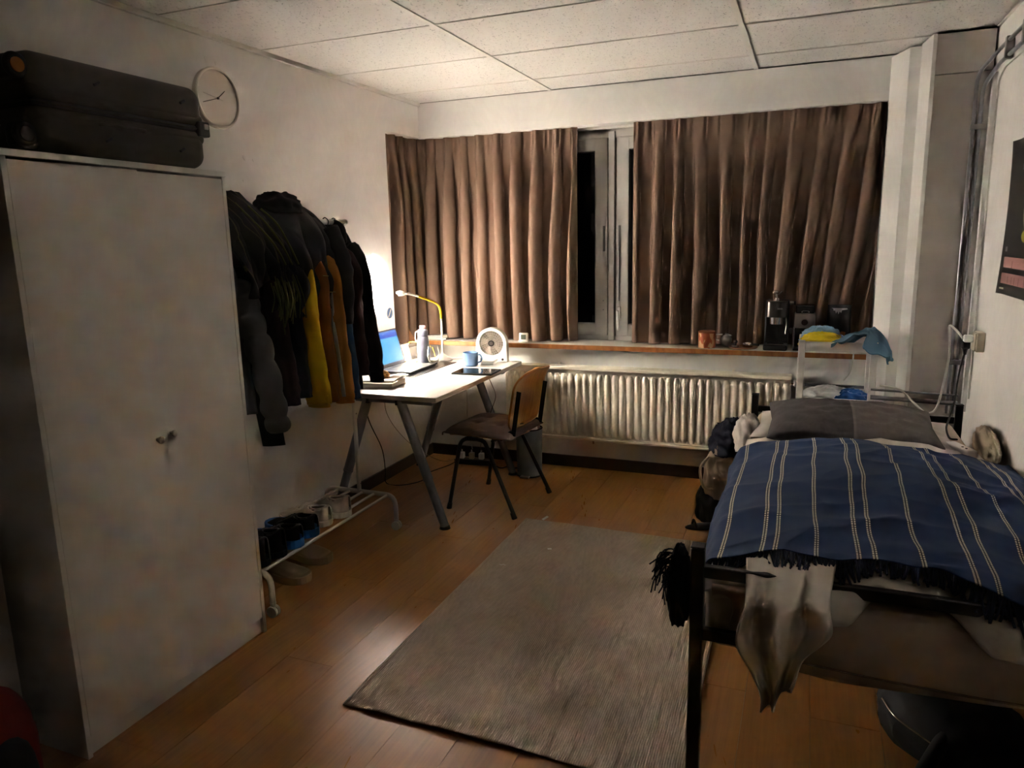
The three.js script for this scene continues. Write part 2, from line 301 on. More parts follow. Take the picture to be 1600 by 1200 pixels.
// ------------------------------------------------------------------ curtains
{
  const cm = cloth(0x796252, { rep: 1, side: THREE.DoubleSide }); cm.bumpMap.repeat.set(70, 70); cm.bumpScale = 0.0002; cm.sheen = 0.1;
  const top = 2.184;
  function curtain(name, label, path, P, seed, lean, ybot, ns, push = 0, amp = 1) {
    const c = new THREE.CatmullRomCurve3(path.map(([x, z]) => V(x, 0, z)), false, 'catmullrom', 0.3); const L = c.getLength();
    const g = thicken(sheet(ns, 64, (u, v) => {
      const s = u * L, vv = Math.pow(v, 0.85), yb = ybot + 0.012 * N3(s * 5, 0.3, seed), y = lerp(top, yb, vv), d = top - y;
      const se = s + lean * d * sstep(0.35, 0.95, u) + 0.03 * N3(s * 2.1, d * 1.1, seed + 3);
      const th = 2 * Math.PI * (se / P + 0.42 * N3(se * 3.1, 0.5, seed) + 0.10 * N3(se * 4, d * 1.4, seed + 9));
      const big = 0.65 + 0.7 * (0.5 + N3(se * 4.7, d * 0.7, seed + 20));
      const A = amp * lerp(0.011, 0.036, sstep(0.05, 0.45, d)) * big * (1 + 0.2 * sstep(0.6, 1.3, d)) * sstep(0, 0.02, u) * sstep(0, 0.02, 1 - u);
      let off = A * (Math.cos(th) + 0.28 * Math.cos(2 * th + 0.8)); let side = A * 0.42 * Math.sin(2 * th);
      // pinched heading: narrow tucks under the rail
      const ph = ((se / (P * 0.62)) % 1 + 1) % 1, dd = Math.min(ph, 1 - ph), hd = sstep(0.135, 0.075, d);
      off += hd * (-0.016 * Math.exp(-Math.pow(dd / 0.10, 2)) * (0.35 + 0.65 * Math.sin(Math.PI * clamp(d / 0.12, 0, 1))) + 0.006 * Math.cos(2 * Math.PI * ph));
      off += 0.004 * N3(s * 9, d * 7, seed + 40) * sstep(0.02, 0.2, d);
      const p = c.getPointAt(u), t = c.getTangentAt(u);
      return [p.x + t.x * side - t.z * off, y, p.z + t.z * side + t.x * off - push * sstep(0.1, 1.0, d) * sstep(0.12, 0.5, u) * lerp(1, 0.35, sstep(0.9, 1, u))];
    }, (u, v) => [u * L, v * 1.34]), 0.003);
    return single(name, g, cm, label, 'curtain', null, null, 'brown window curtains');
  }
  curtain('curtain', 'brown pleated curtain hanging from the left wall recess to the bare window gap', [[-0.06, 0.41], [-0.055, 0.25], [-0.05, 0.06], [0.0, -0.035], [0.12, -0.05], [0.5, -0.05], [1.09, -0.045]], 0.128, 2.2, 0, SILL + 0.008, 560);
  curtain('curtain', 'brown pleated curtain behind the coffee machine, ending at the boxed corner', [[1.448, -0.04], [1.9, -0.045], [2.4, -0.05], [2.818, -0.05]], 0.135, 7.7, 0.13, SILL + 0.008, 560, 0.085, 0.72);
  const r = thing('curtain_rail', 'white curtain rail under the lintel, bare between the two brown curtains', 'rail', [0, 0, 0]);
  part('rail', span(-0.03, 2.82, 2.168, 2.184, -0.125, -0.105, 0.002), M.white, r);
  part('rail', span(-0.125, -0.105, 2.168, 2.184, -0.125, 0.42, 0.002), M.white, r);
}
// ------------------------------------------------------------------ radiator
{
  const x0 = 0.625, x1 = 2.41, y0 = 0.215, y1 = 0.70, n = 37, rm = mat(0xefe8d6, 0.38);
  const r = thing('panel_radiator', 'cream panel radiator with vertical ridges under the window sill', 'radiator', [x0, y0, 0]);
  part('back_panel', span(0, x1 - x0, 0.012, y1 - y0 - 0.02, 0.035, 0.092, 0.004), rm, r);
  part('top_grille', span(-0.004, x1 - x0 + 0.004, y1 - y0 - 0.022, y1 - y0, 0.03, 0.118, 0.004), rm, r);
  part('bottom_edge', span(0, x1 - x0, 0, 0.02, 0.05, 0.108, 0.006), rm, r);
  const pitch = (x1 - x0) / n; const s = new THREE.Shape(); const w = pitch * 0.5, hgt = (y1 - y0) - 0.075;
  const rib = sheet(10, 14, (u, v) => {
    const e = Math.pow(Math.sin(Math.PI * u), 0.7), q = Math.min(v, 1 - v) * hgt, k = sstep(0, 0.03, q);
    return [(u - 0.5) * pitch * 0.94 * (0.6 + 0.4 * k), v * hgt, 0.022 * e * k];
  }); { const id = rib.index.array; for (let i = 0; i < id.length; i += 3) { const t = id[i]; id[i] = id[i + 1]; id[i + 1] = t; } rib.computeVertexNormals(); }
  for (let i = 0; i < n; i++) part('rib', rib, rm, r, [(i + 0.5) * pitch, 0.028, 0.0915]);
  for (const x of [0.35, 1.45]) part('bracket', span(x, x + 0.012, -0.01, y1 - y0 + 0.008, 0.0, 0.045, 0.002), rm, r);
  const v = part('thermostat_valve', lathe([[0, 0], [0.02, 0.002], [0.024, 0.012], [0.024, 0.05], [0.018, 0.06], [0, 0.061]], 20), M.whitePlastic, r, [x1 - x0 + 0.012, 0.44, 0.075], [0, 0, -Math.PI / 2]);
  part('valve_body', cyl(0.012, 0.012, 0.03, 14), M.chrome, v, [0, -0.01, 0]);
  part('vent_screw', cyl(0.006, 0.006, 0.03, 10), M.chrome, r, [0.6, -0.012, 0.07]);
  part('supply_pipe', pipe([[x1 - x0, 0.43, 0.06], [x1 - x0 + 0.44, 0.43, 0.06]], 0.009), M.greyMetal, r);
}
// ------------------------------------------------------------------ wardrobe, suitcase, clock
{
  const wm = mat(0xe3dfda, 0.5), X = 0.555, Z0 = 2.443, Z1 = 3.23, HT = 1.755;
  const w = thing('wardrobe', 'white two-door wardrobe standing against the left wall under a suitcase', 'wardrobe', [0.02, 0, Z0]);
  const D = Z1 - Z0, dx = X - 0.02;
  part('side_panel', span(0, dx, 0, HT - 0.018, 0, 0.016, 0.0015), wm, w);
  part('side_panel', span(0, dx, 0, HT - 0.018, D - 0.016, D, 0.0015), wm, w);
  part('top_panel', span(0, dx + 0.003, HT - 0.018, HT, -0.001, D + 0.001, 0.0015), wm, w);
  part('back_panel', span(0, 0.006, 0.05, HT - 0.02, 0.016, D - 0.016), wm, w);
  part('bottom_shelf', span(0.006, dx - 0.02, 0.06, 0.076, 0.016, D - 0.016), wm, w);
  part('plinth', span(dx - 0.030, dx - 0.014, 0.0, 0.060, 0.016, D - 0.016, 0.001), wm, w);
  part('inner_shelf', span(0.006, dx - 0.03, 1.5, 1.516, 0.016, D - 0.016), wm, w);
  const knob = lathe([[0, 0], [0.006, 0], [0.006, 0.008], [0.011, 0.014], [0.012, 0.020], [0.009, 0.024], [0, 0.025]], 18); knob.rotateZ(-Math.PI / 2);
  const hw = D / 2 - 0.0195, dh = HT - 0.018 - 0.008 - 0.066;
  const d1 = part('door', rbox(0.016, dh, hw, 0.0015), wm, w, [dx - 0.009, 0.066 + dh / 2, 0.0175 + hw / 2]);
  part('knob', knob, M.whiteMetal, d1, [0.008, 0.90 - 0.066 - dh / 2, hw / 2 - 0.037]);
  const hinge = new THREE.Group(); // left door stands a little ajar
  const d2g = rbox(0.016, dh, hw, 0.0015); d2g.translate(0, 0, -hw / 2);
  const d2 = part('door', d2g, wm, w, [dx - 0.009, 0.066 + dh / 2, D - 0.0175], [0, -0.085, 0]);
  part('knob', knob, M.whiteMetal, d2, [0.008, 0.90 - 0.066 - dh / 2, -hw + 0.037]);
}
{
  const sm = mat(0x3a3322, 0.6), dark = mat(0x14130f, 0.55);
  const L = 0.63, Wd = 0.46, HH = 0.275;
  const s = thing('suitcase', 'olive brown hard-shell suitcase lying flat on top of the wardrobe', 'suitcase', [0.06, 1.7555, 2.47]);
  for (const [y0, y1] of [[0.008, 0.135], [0.141, HH]]) {
    part('shell', new RoundedBoxGeometry(Wd, y1 - y0, L, 5, 0.045), sm, s, [Wd / 2, (y0 + y1) / 2, L / 2]);
    part('shell_rim', rbox(Wd - 0.004, 0.05, L - 0.004, 0.024, 4), sm, s, [Wd / 2, y0 < 0.1 ? 0.108 : 0.168, L / 2]);
  }
  part('zip_band', rbox(Wd - 0.012, 0.026, L - 0.012, 0.012, 3), dark, s, [Wd / 2, 0.138, L / 2]);
  part('zip_tape', rbox(Wd - 0.002, 0.004, L - 0.002, 0.0019, 2), mat(0x2c2a1c, 0.7), s, [Wd / 2, 0.138, L / 2]);
  const lk = part('lock', rbox(0.03, 0.05, 0.05, 0.006), dark, s, [Wd - 0.006, 0.138, 0.018]);
  part('lock_dial', rbox(0.012, 0.018, 0.02, 0.003), M.steel, lk, [0.012, 0.008, -0.006]);
  for (const [y, z] of [[0.215, 0.10], [0.215, 0.42], [0.06, 0.12], [0.06, 0.40]]) part('protector_stud', rbox(0.010, 0.009, 0.026, 0.004), dark, s, [Wd + 0.002, y, z], [0.5, 0, 0]);
  const hub = mat(0xd07c14, 0.45);
  for (const x of [Wd - 0.055, 0.055]) for (const y of [0.05, 0.225]) {
    const wh = part('wheel', new THREE.TorusGeometry(0.024, 0.010, 10, 22), dark, s, [x + (x > 0.2 ? 0.034 : -0.034), y, L + 0.014], [0, Math.PI / 2, 0]);
    part('wheel_hub', cyl(0.019, 0.019, 0.022, 18), y > 0.1 ? hub : dark, wh, [0, 0, 0], [Math.PI / 2, 0, 0]);
    part('wheel_housing', rbox(0.075, 0.07, 0.06, 0.02, 3), dark, s, [x, y, L - 0.004]);
  }
  part('carry_handle', tube([[Wd + 0.002, 0.10, 0.27], [Wd + 0.016, 0.10, 0.29], [Wd + 0.016, 0.10, 0.41], [Wd + 0.002, 0.10, 0.43]], 0.006), sm, s);
}
{
  const c = thing('wall_clock', 'round pale wall clock with thin hands beside the suitcase', 'clock', [0.001, 2.14, 1.86]);
  const disc = (r, t, seg = 48) => { const g = cyl(r, r, t, seg); g.rotateZ(Math.PI / 2); return g; };
  part('case', disc(0.126, 0.018), mat(0xd9d2c8, 0.55), c, [0.010, 0, 0]);
  part('dial', disc(0.118, 0.002), mat(0xd6cec3, 0.6), c, [0.0195, 0, 0]);
  const rim = new THREE.TorusGeometry(0.124, 0.006, 10, 60); rim.rotateY(Math.PI / 2); part('rim', rim, mat(0xe6e0d6, 0.35), c, [0.024, 0, 0]);
  const hm = mat(0x4a423b, 0.5);
  part('minute_hand', rod([0.022, 0, 0], [0.022, -0.028, 0.088], 0.0016, 0.0012, 6), hm, c);
  part('hour_hand', rod([0.0225, 0, 0], [0.0225, 0.036, -0.045], 0.0020, 0.0014, 6), hm, c);
  part('second_hand', rod([0.023, -0.006, -0.03], [0.023, 0.012, 0.085], 0.0006, 0.0006, 5), mat(0x8f8478, 0.5), c);
  part('hand_pin', disc(0.005, 0.006, 12), hm, c, [0.024, 0, 0]);
}
{ // low white cabinet beyond the wardrobe, and what leans on it
  const c = thing('white_cabinet', 'low white cabinet beside the dark side of the wardrobe', 'cabinet', [0.016, 0, 3.262]);
  const wm = mat(0xdcd8d4, 0.5);
  part('body', span(0, 0.325, 0.0, 0.70, 0, 0.75, 0.002), wm, c);
  part('top', span(0, 0.345, 0.70, 0.72, -0.004, 0.754, 0.002), wm, c);
  for (let k = 0; k < 2; k++) { const d = part('door', span(0.3255, 0.341, 0.05, 0.69, 0.004 + k * 0.374, 0.372 + k * 0.374, 0.002), wm, c); part('knob', new THREE.SphereGeometry(0.01, 12, 8), M.steel, d, [0.35, 0.4, 0.34 + k * 0.07]); }
  const b = thing('red_backpack', 'dark red backpack standing on the floor against the white cabinet', 'backpack', [0.45, 0, 3.46]);
  const rm = cloth(0x7a1408, { rep: 8 });
  part('bag_body', lump(0.10, 0.36, 0.15, 0.05, 1.6, 3, 36), rm, b);
  part('bag_pocket', lump(0.05, 0.2, 0.10, 0.05, 1.6, 5, 28), mat(0x1a1b22, 0.8), b, [0.075, 0.02, 0]);
  part('strap', tube([[0.02, 0.33, -0.05], [0.03, 0.39, 0], [0.02, 0.33, 0.05]], 0.008), rm, b);
}
// ------------------------------------------------------------------ clothes rack
const RX = 0.283, RY = 1.607;
{
  const r = thing('clothes_rack', 'white metal clothes rack on castors with shoe rods, full of clothes', 'clothes rack', [0, 0, 0]);
  part('top_rail', rod([RX, RY, 1.338], [RX, RY, 2.36], 0.013, 0.013, 18), M.whiteMetal, r);
  for (const z of [1.334, 2.364]) part('end_cap', rod([RX, RY, z - 0.006], [RX, RY, z + 0.006], 0.0145, 0.0145, 18), M.whitePlastic, r);
  for (const z of [1.358, 2.34]) {
    const up = part('upright', rod([RX, 0.195, z], [RX, RY - 0.004, z], 0.011, 0.011, 14), M.whiteMetal, r);
    for (const y of [0.235, 0.62, 0.70]) part('screw', rod([RX + 0.009, y, z], [RX + 0.0125, y, z], 0.004, 0.004, 8), M.steel, up);
    part('end_tube', pipe([[0.065, 0.06, z], [0.065, 0.19, z], [0.505, 0.19, z], [0.505, 0.06, z]], 0.012, 0.075, 14), M.whiteMetal, r);
    for (const x of [0.065, 0.505]) {
      const c = part('castor', cyl(0.009, 0.013, 0.022, 14), M.whitePlastic, r, [x, 0.052, z]);
      for (const s of [-1, 1]) { const g = new THREE.CylinderGeometry(0.024, 0.024, 0.013, 22); g.rotateX(Math.PI / 2); part('wheel', g, M.whitePlastic, c, [0, -0.0275, s * 0.0085]); }
    }
  }
  for (const x of [0.15, 0.225, 0.305, 0.378, 0.458]) part('shoe_rod', rod([x, 0.188, 1.358], [x, 0.188, 2.34], 0.0075, 0.0075, 10), M.whiteMetal, r);
}
// ------------------------------------------------------------------ hanging clothes
const GARM = 'clothes hanging on the white rack';
function hanger(z, m, what, half = 0.13, cx = RX) {
  const h = thing('clothes_hanger', 'black plastic hanger on the rail holding the ' + what, 'hanger', [cx, RY, z], 0, 'hangers on the white rail');
  part('hook', tube([[-0.017, -0.012, 0], [-0.018, 0.006, 0], [0, 0.020, 0], [0.019, 0.004, 0], [0.012, -0.02, 0], [0.0, -0.035, 0], [0, -0.062, 0]], 0.0028, 40, 8), m, h);
  part('shoulder_bar', tube([[-half, -0.125, 0], [-half * 0.5, -0.088, 0], [0, -0.062, 0], [half * 0.5, -0.088, 0], [half, -0.125, 0]], 0.006, 30, 8), m, h);
  return h;
}
function garment(name, label, cat, o) {
  const g = thing(name, label, cat, [o.cx ?? RX, 0, o.z], o.turn || 0, GARM);
  const top = o.top ?? 1.535, hem = o.hem ?? 0.8, sh = o.sh ?? 0.12, hw = o.hw ?? 0.14, th = o.th ?? 0.04, seed = o.seed || 1;
  const rings = 46, pts = []; for (let i = 0; i <= rings; i++) pts.push(V(0, lerp(top, hem, i / rings), 0));
  const widths = t => { const d = t * (top - hem); const s = d < 0.11 ? lerp(0.045, sh, Math.pow(d / 0.11, 0.7)) : lerp(sh, hw, sstep(0.11, 0.6, d)); const e = sstep(0, 0.02, t); return [s * (0.6 + 0.4 * e), th * (0.45 + 0.55 * sstep(0, 0.25, t))]; };
  part('body', sweep(pts, widths, 40, [1, 0, 0], (t, a) => (0.010 * Math.sin(a * 6 + seed + 3 * N3(t * 3, seed, 0)) * sstep(0.15, 0.9, t) + 0.014 * N3(Math.cos(a) * 2.2 + seed, t * 5, Math.sin(a) * 2.2)) * (o.fold ?? 1)), o.m, g);
  if (o.sleeves !== false) for (const s of [1, -1]) {
    const k = s > 0 ? 1 : 0.55, yb = o.cuff ?? 0.85, xo = o.out ?? 0.07;
    const sp = curvePts([[s * (sh - 0.035), top - 0.085, 0], [s * (sh + 0.025 * k), top - 0.20, 0.002], [s * (sh + xo * 0.55 * k), lerp(top, yb, 0.5), 0.004], [s * (sh + xo * 0.9 * k), lerp(top, yb, 0.82), 0.002], [s * (sh + xo * k), yb, 0]], 44);
    const a0 = o.sw ?? 0.06, b0 = o.sb ?? 0.034;
    part('sleeve', sweep(sp, t => { const e = sstep(0, 0.06, t) * 0.25 + 0.75, q = lerp(1, 0.80, t); const puff = o.quilt ? 0.72 + 0.32 * Math.pow(Math.abs(Math.sin(t * Math.PI * o.quilt)), 0.55) : 1; return [a0 * e * q * puff, b0 * e * q * puff]; }, 26, [1, 0, 0],
      (t, a) => (o.fold ?? 1) * (0.0026 * Math.sin(t * 27 + 9 * N3(t * 4, a * 0.4, seed) + 2.5 * Math.cos(a)) * sstep(0.25, 0.6, t) * (o.quilt ? 0.3 : 1) + 0.009 * N3(t * 7, Math.cos(a) * 1.5 + seed, Math.sin(a) * 1.5))), o.sm || o.m, g);
    if (o.cuffM) { const e = sp.slice(-5); part('cuff', sweep([...e, e[4].clone().add(V(0, -0.012, 0))], () => [a0 * 0.76, b0 * 0.76], 24, [1, 0, 0], (t, a) => 0.0015 * Math.sin(a * 24)), o.cuffM, g); }
    if (o.stripe && s > 0) { const q = sp.slice(10, 42).map(p => p.clone().add(V(a0 * 0.25, 0, b0 * 0.80))); part('sleeve_stripe', sweep(q, t => [0.011, 0.006], 10, [1, 0, 0]), o.stripe, g); }
  }
  if (o.collar) part('collar', sweep(curvePts([[-0.05, top - 0.02, 0.02], [-0.04, top + 0.02, 0.03], [0.02, top + 0.028, 0.03], [0.06, top, 0.02], [0.07, top - 0.07, 0.025]], 20), () => [0.014, 0.018], 12, [0, 0, 1]), o.m, g);
  if (o.hood) part('hood', lump(0.09, 0.12, 0.07, 0.16, 1.9, seed, 34), o.m, g, [o.hood[0], o.hood[1], o.hood[2]]);
  if (o.hang !== false) hanger(o.z, o.hm || M.blackPlastic, name.replace('_', ' '), Math.max(0.08, sh - 0.03), o.cx ?? RX);
  return g;
}
const C = {
  blackCloth: cloth(0x0d0d10, { rep: 8 }), blackShell: mat(0x0b0c11, 0.85), navyBlack: cloth(0x10131d, { rep: 8 }), maroon: cloth(0x311b1d, { rep: 8 }), plum: cloth(0x2a191c, { rep: 8 }),
  blue: cloth(0x22406b, { rep: 8 }), orange: cloth(0xb8752a, { rep: 8 }), brown: cloth(0x80491a, { rep: 8 }), yellow: cloth(0xd9a90f, { rep: 8 }), grey: mat(0x5a5a5d, 0.7, { sheen: 0.3 }), stripe: cloth(0xa9a29a, { rep: 6 }),
};
garment('black_jacket', 'black jacket at the end of the rail with its sleeve over the desk corner', 'jacket', { z: 1.405, cx: 0.265, top: 1.575, hem: 0.765, cuff: 0.822, sh: 0.115, hw: 0.10, out: 0.085, sw: 0.052, sb: 0.032, th: 0.028, m: C.blackCloth, cuffM: C.blackCloth, seed: 2, collar: true });
garment('maroon_sweatshirt', 'dark maroon sweatshirt between the end jacket and the blue sweater', 'sweatshirt', { z: 1.50, top: 1.545, hem: 0.775, cuff: 0.86, sh: 0.12, hw: 0.13, out: 0.035, sw: 0.05, th: 0.036, m: C.maroon, seed: 5 });
garment('blue_sweater', 'blue sweater with only a narrow strip showing beside the orange jacket', 'sweater', { z: 1.612, top: 1.53, hem: 0.80, cuff: 0.765, sh: 0.12, hw: 0.12, out: 0.055, sw: 0.046, th: 0.034, m: C.blue, seed: 8 });
garment('orange_jacket', 'orange track jacket with a pale stripe down its sleeve', 'jacket', { z: 1.705, top: 1.54, hem: 0.82, cuff: 0.765, sh: 0.125, hw: 0.12, out: 0.066, sw: 0.066, th: 0.034, m: C.orange, stripe: C.stripe, seed: 11 });
garment('brown_jacket', 'rust brown jacket between the orange jacket and the yellow sweater', 'jacket', { z: 1.80, top: 1.54, hem: 0.82, cuff: 0.79, sh: 0.125, hw: 0.13, out: 0.05, sw: 0.064, th: 0.034, m: C.brown, seed: 14 });
garment('yellow_sweater', 'bright yellow sweater with its sleeve hanging to the front', 'sweater', { z: 1.90, top: 1.55, hem: 0.83, cuff: 0.80, sh: 0.115, hw: 0.13, out: 0.075, sw: 0.074, sb: 0.040, th: 0.034, m: C.yellow, cuffM: C.yellow, seed: 17 });
garment('black_coat', 'long black coat between the yellow sweater and the plum cardigan', 'coat', { z: 2.0, top: 1.56, hem: 0.83, cuff: 0.85, sh: 0.13, hw: 0.15, out: 0.05, sw: 0.06, th: 0.04, m: C.navyBlack, seed: 20 });
garment('plum_cardigan', 'dark plum cardigan next to the grey quilted jacket', 'cardigan', { z: 2.105, top: 1.55, hem: 0.85, cuff: 0.84, sh: 0.12, hw: 0.13, out: 0.085, sw: 0.056, th: 0.036, m: C.plum, seed: 23 });
garment('quilted_jacket', 'grey quilted puffer jacket hanging closest to the wardrobe', 'jacket', { z: 2.215, top: 1.44, hem: 0.82, cuff: 0.752, sh: 0.085, hw: 0.11, out: 0.135, sw: 0.070, sb: 0.05, th: 0.042, m: C.grey, quilt: 7, seed: 26, fold: 0.5 });
{ // black trousers folded over a hanger
  const t = thing('black_trousers', 'black trousers hanging lowest, below the grey quilted jacket', 'trousers', [0.40, 0, 2.155], 0, GARM);
  part('trouser_leg', sweep([0, 0.2, 0.4, 0.6, 0.8, 1].map(k => V(-0.07 + 0.09 * k, lerp(1.4, 0.672, k), 0)), t2 => [0.062, 0.014], 24, [1, 0, 0], (t2, a) => 0.004 * N3(t2 * 5, a, 3)), C.blackCloth, t);
  part('waistband', rbox(0.13, 0.04, 0.034, 0.012, 2), C.blackCloth, t, [-0.07, 1.40, 0]);
  hanger(2.155, M.blackPlastic, 'black trousers', 0.1);
}
function drapeOver(z0, z1, prof, amp, seed, uvm, nz = 60, nv = 90) {
  const c = new THREE.CatmullRomCurve3(prof.map(([x, y]) => V(x, y, 0)), false, 'catmullrom', 0.5);
  return thicken(sheet(nz, nv, (u, v) => {
    const p = c.getPoint(v), t = c.getTangent(v), z = lerp(z0, z1, u) + 0.02 * N3(u * 2, v * 4, seed);
    const n = amp * (1 - 2.6 * Math.abs(N3(u * 2.6 + seed, v * 4.2, 0.4))) + amp * 0.55 * (1 - 3 * Math.abs(N3(u * 5.5 + v * 3, v * 5, seed))) + amp * 0.3 * N3(u * 13, v * 15, seed), e = Math.sin(Math.PI * u);
    const droop = -0.05 * Math.pow(Math.abs(u - 0.5) * 2, 3);
    return [p.x - t.y * n * (v > 0.4 ? -1 : -1), p.y + t.x * n * 0.8 + droop * sstep(0.15, 0.5, v) * sstep(1, 0.6, v) - 0.03 * (1 - e) + 0.04 * N3(u * 4, 3, seed) * sstep(0.8, 1, v), z];
  }, uvm), 0.012);
}
{
  const j = thing('black_hooded_jacket', 'bulky black hooded jacket thrown over the rail above the brown jacket', 'jacket', [0, 0, 0], 0, GARM);
  part('body', drapeOver(1.60, 2.02, [[0.10, 1.28], [0.11, 1.45], [0.20, 1.62], [0.285, 1.668], [0.37, 1.63], [0.445, 1.52], [0.475, 1.36], [0.475, 1.20]], 0.028, 4), C.blackShell, j);
  part('hood', lump(0.09, 0.09, 0.10, 0.16, 1.7, 6, 40), C.blackShell, j, [0.30, 1.635, 1.86]);
  part('sleeve', sweep(curvePts([[0.40, 1.56, 1.66], [0.46, 1.44, 1.655], [0.475, 1.28, 1.66], [0.46, 1.14, 1.67]], 30), t => [0.055, 0.045], 22, [1, 0, 0], (t, a) => 0.003 * Math.sin(t * 21 + 8 * N3(t * 3, 1, 2) + Math.cos(a) * 3) + 0.012 * N3(t * 5, Math.cos(a), Math.sin(a))), C.blackShell, j);
  for (const [x, y, z] of [[0.512, 1.365, 1.86], [0.50, 1.29, 1.80]]) part('piping', rod([x, y, z], [x - 0.015, y - 0.004, z - 0.06], 0.002, 0.002, 6), mat(0x8a7a2a, 0.6), j);
}
{
  const s = thing('woven_scarf', 'dark scarf with olive threads and tassels draped over the rail by the wardrobe', 'scarf', [0, 0, 0], 0, GARM);
  const sm = tex(256, 256, (u, v) => { const a = Math.abs(((u * 4 + 0.25 * tn(u, v, 3, 8)) % 1) - 0.5) < 0.035 || Math.abs(((u * 3 + v * 1.6 + 0.3 * tn(u, v, 3, 2)) % 1) - 0.3) < 0.02, k = 0.02 * tn(u, v, 60, 2); return a ? [0.27 + k, 0.26 + k, 0.17] : [0.075 + k, 0.062 + k, 0.066 + k]; });
  part('scarf_cloth', drapeOver(2.02, 2.30, [[0.12, 1.35], [0.14, 1.52], [0.22, 1.655], [0.29, 1.69], [0.37, 1.655], [0.445, 1.56], [0.475, 1.45], [0.49, 1.34]], 0.022, 13), mat(0xffffff, 0.95, { map: sm, sheen: 0.2 }), s);
  const om = mat(0x5c5f31, 0.9), strands = [];
  for (let i = 0; i < 26; i++) { const z = 2.03 + 0.16 * rnd(), x = 0.50 + rr(-0.01, 0.012), y = 1.36 + rr(-0.02, 0.02), l = rr(0.10, 0.2), dx = rr(-0.02, 0.02), dz = rr(-0.05, 0.02); strands.push(tube([[x, y, z], [x + 0.012, y - l * 0.5, z + dz * 0.5], [x + dx * 0.5, y - l, z + dz]], 0.0026, 12, 5)); }
  const t = part('tassels', merge(strands), om, s); t.userData.kind = 'stuff';
  for (let i = 0; i < 3; i++) part('loose_thread', tube([[0.37 + i * 0.02, 1.665 - i * 0.01, 2.20 - i * 0.05], [0.455 + i * 0.01, 1.585, 2.19 - i * 0.05], [0.505, 1.50, 2.15 - i * 0.045], [0.512, 1.42, 2.10 - i * 0.04]], 0.004, 24, 6), om, s);
}
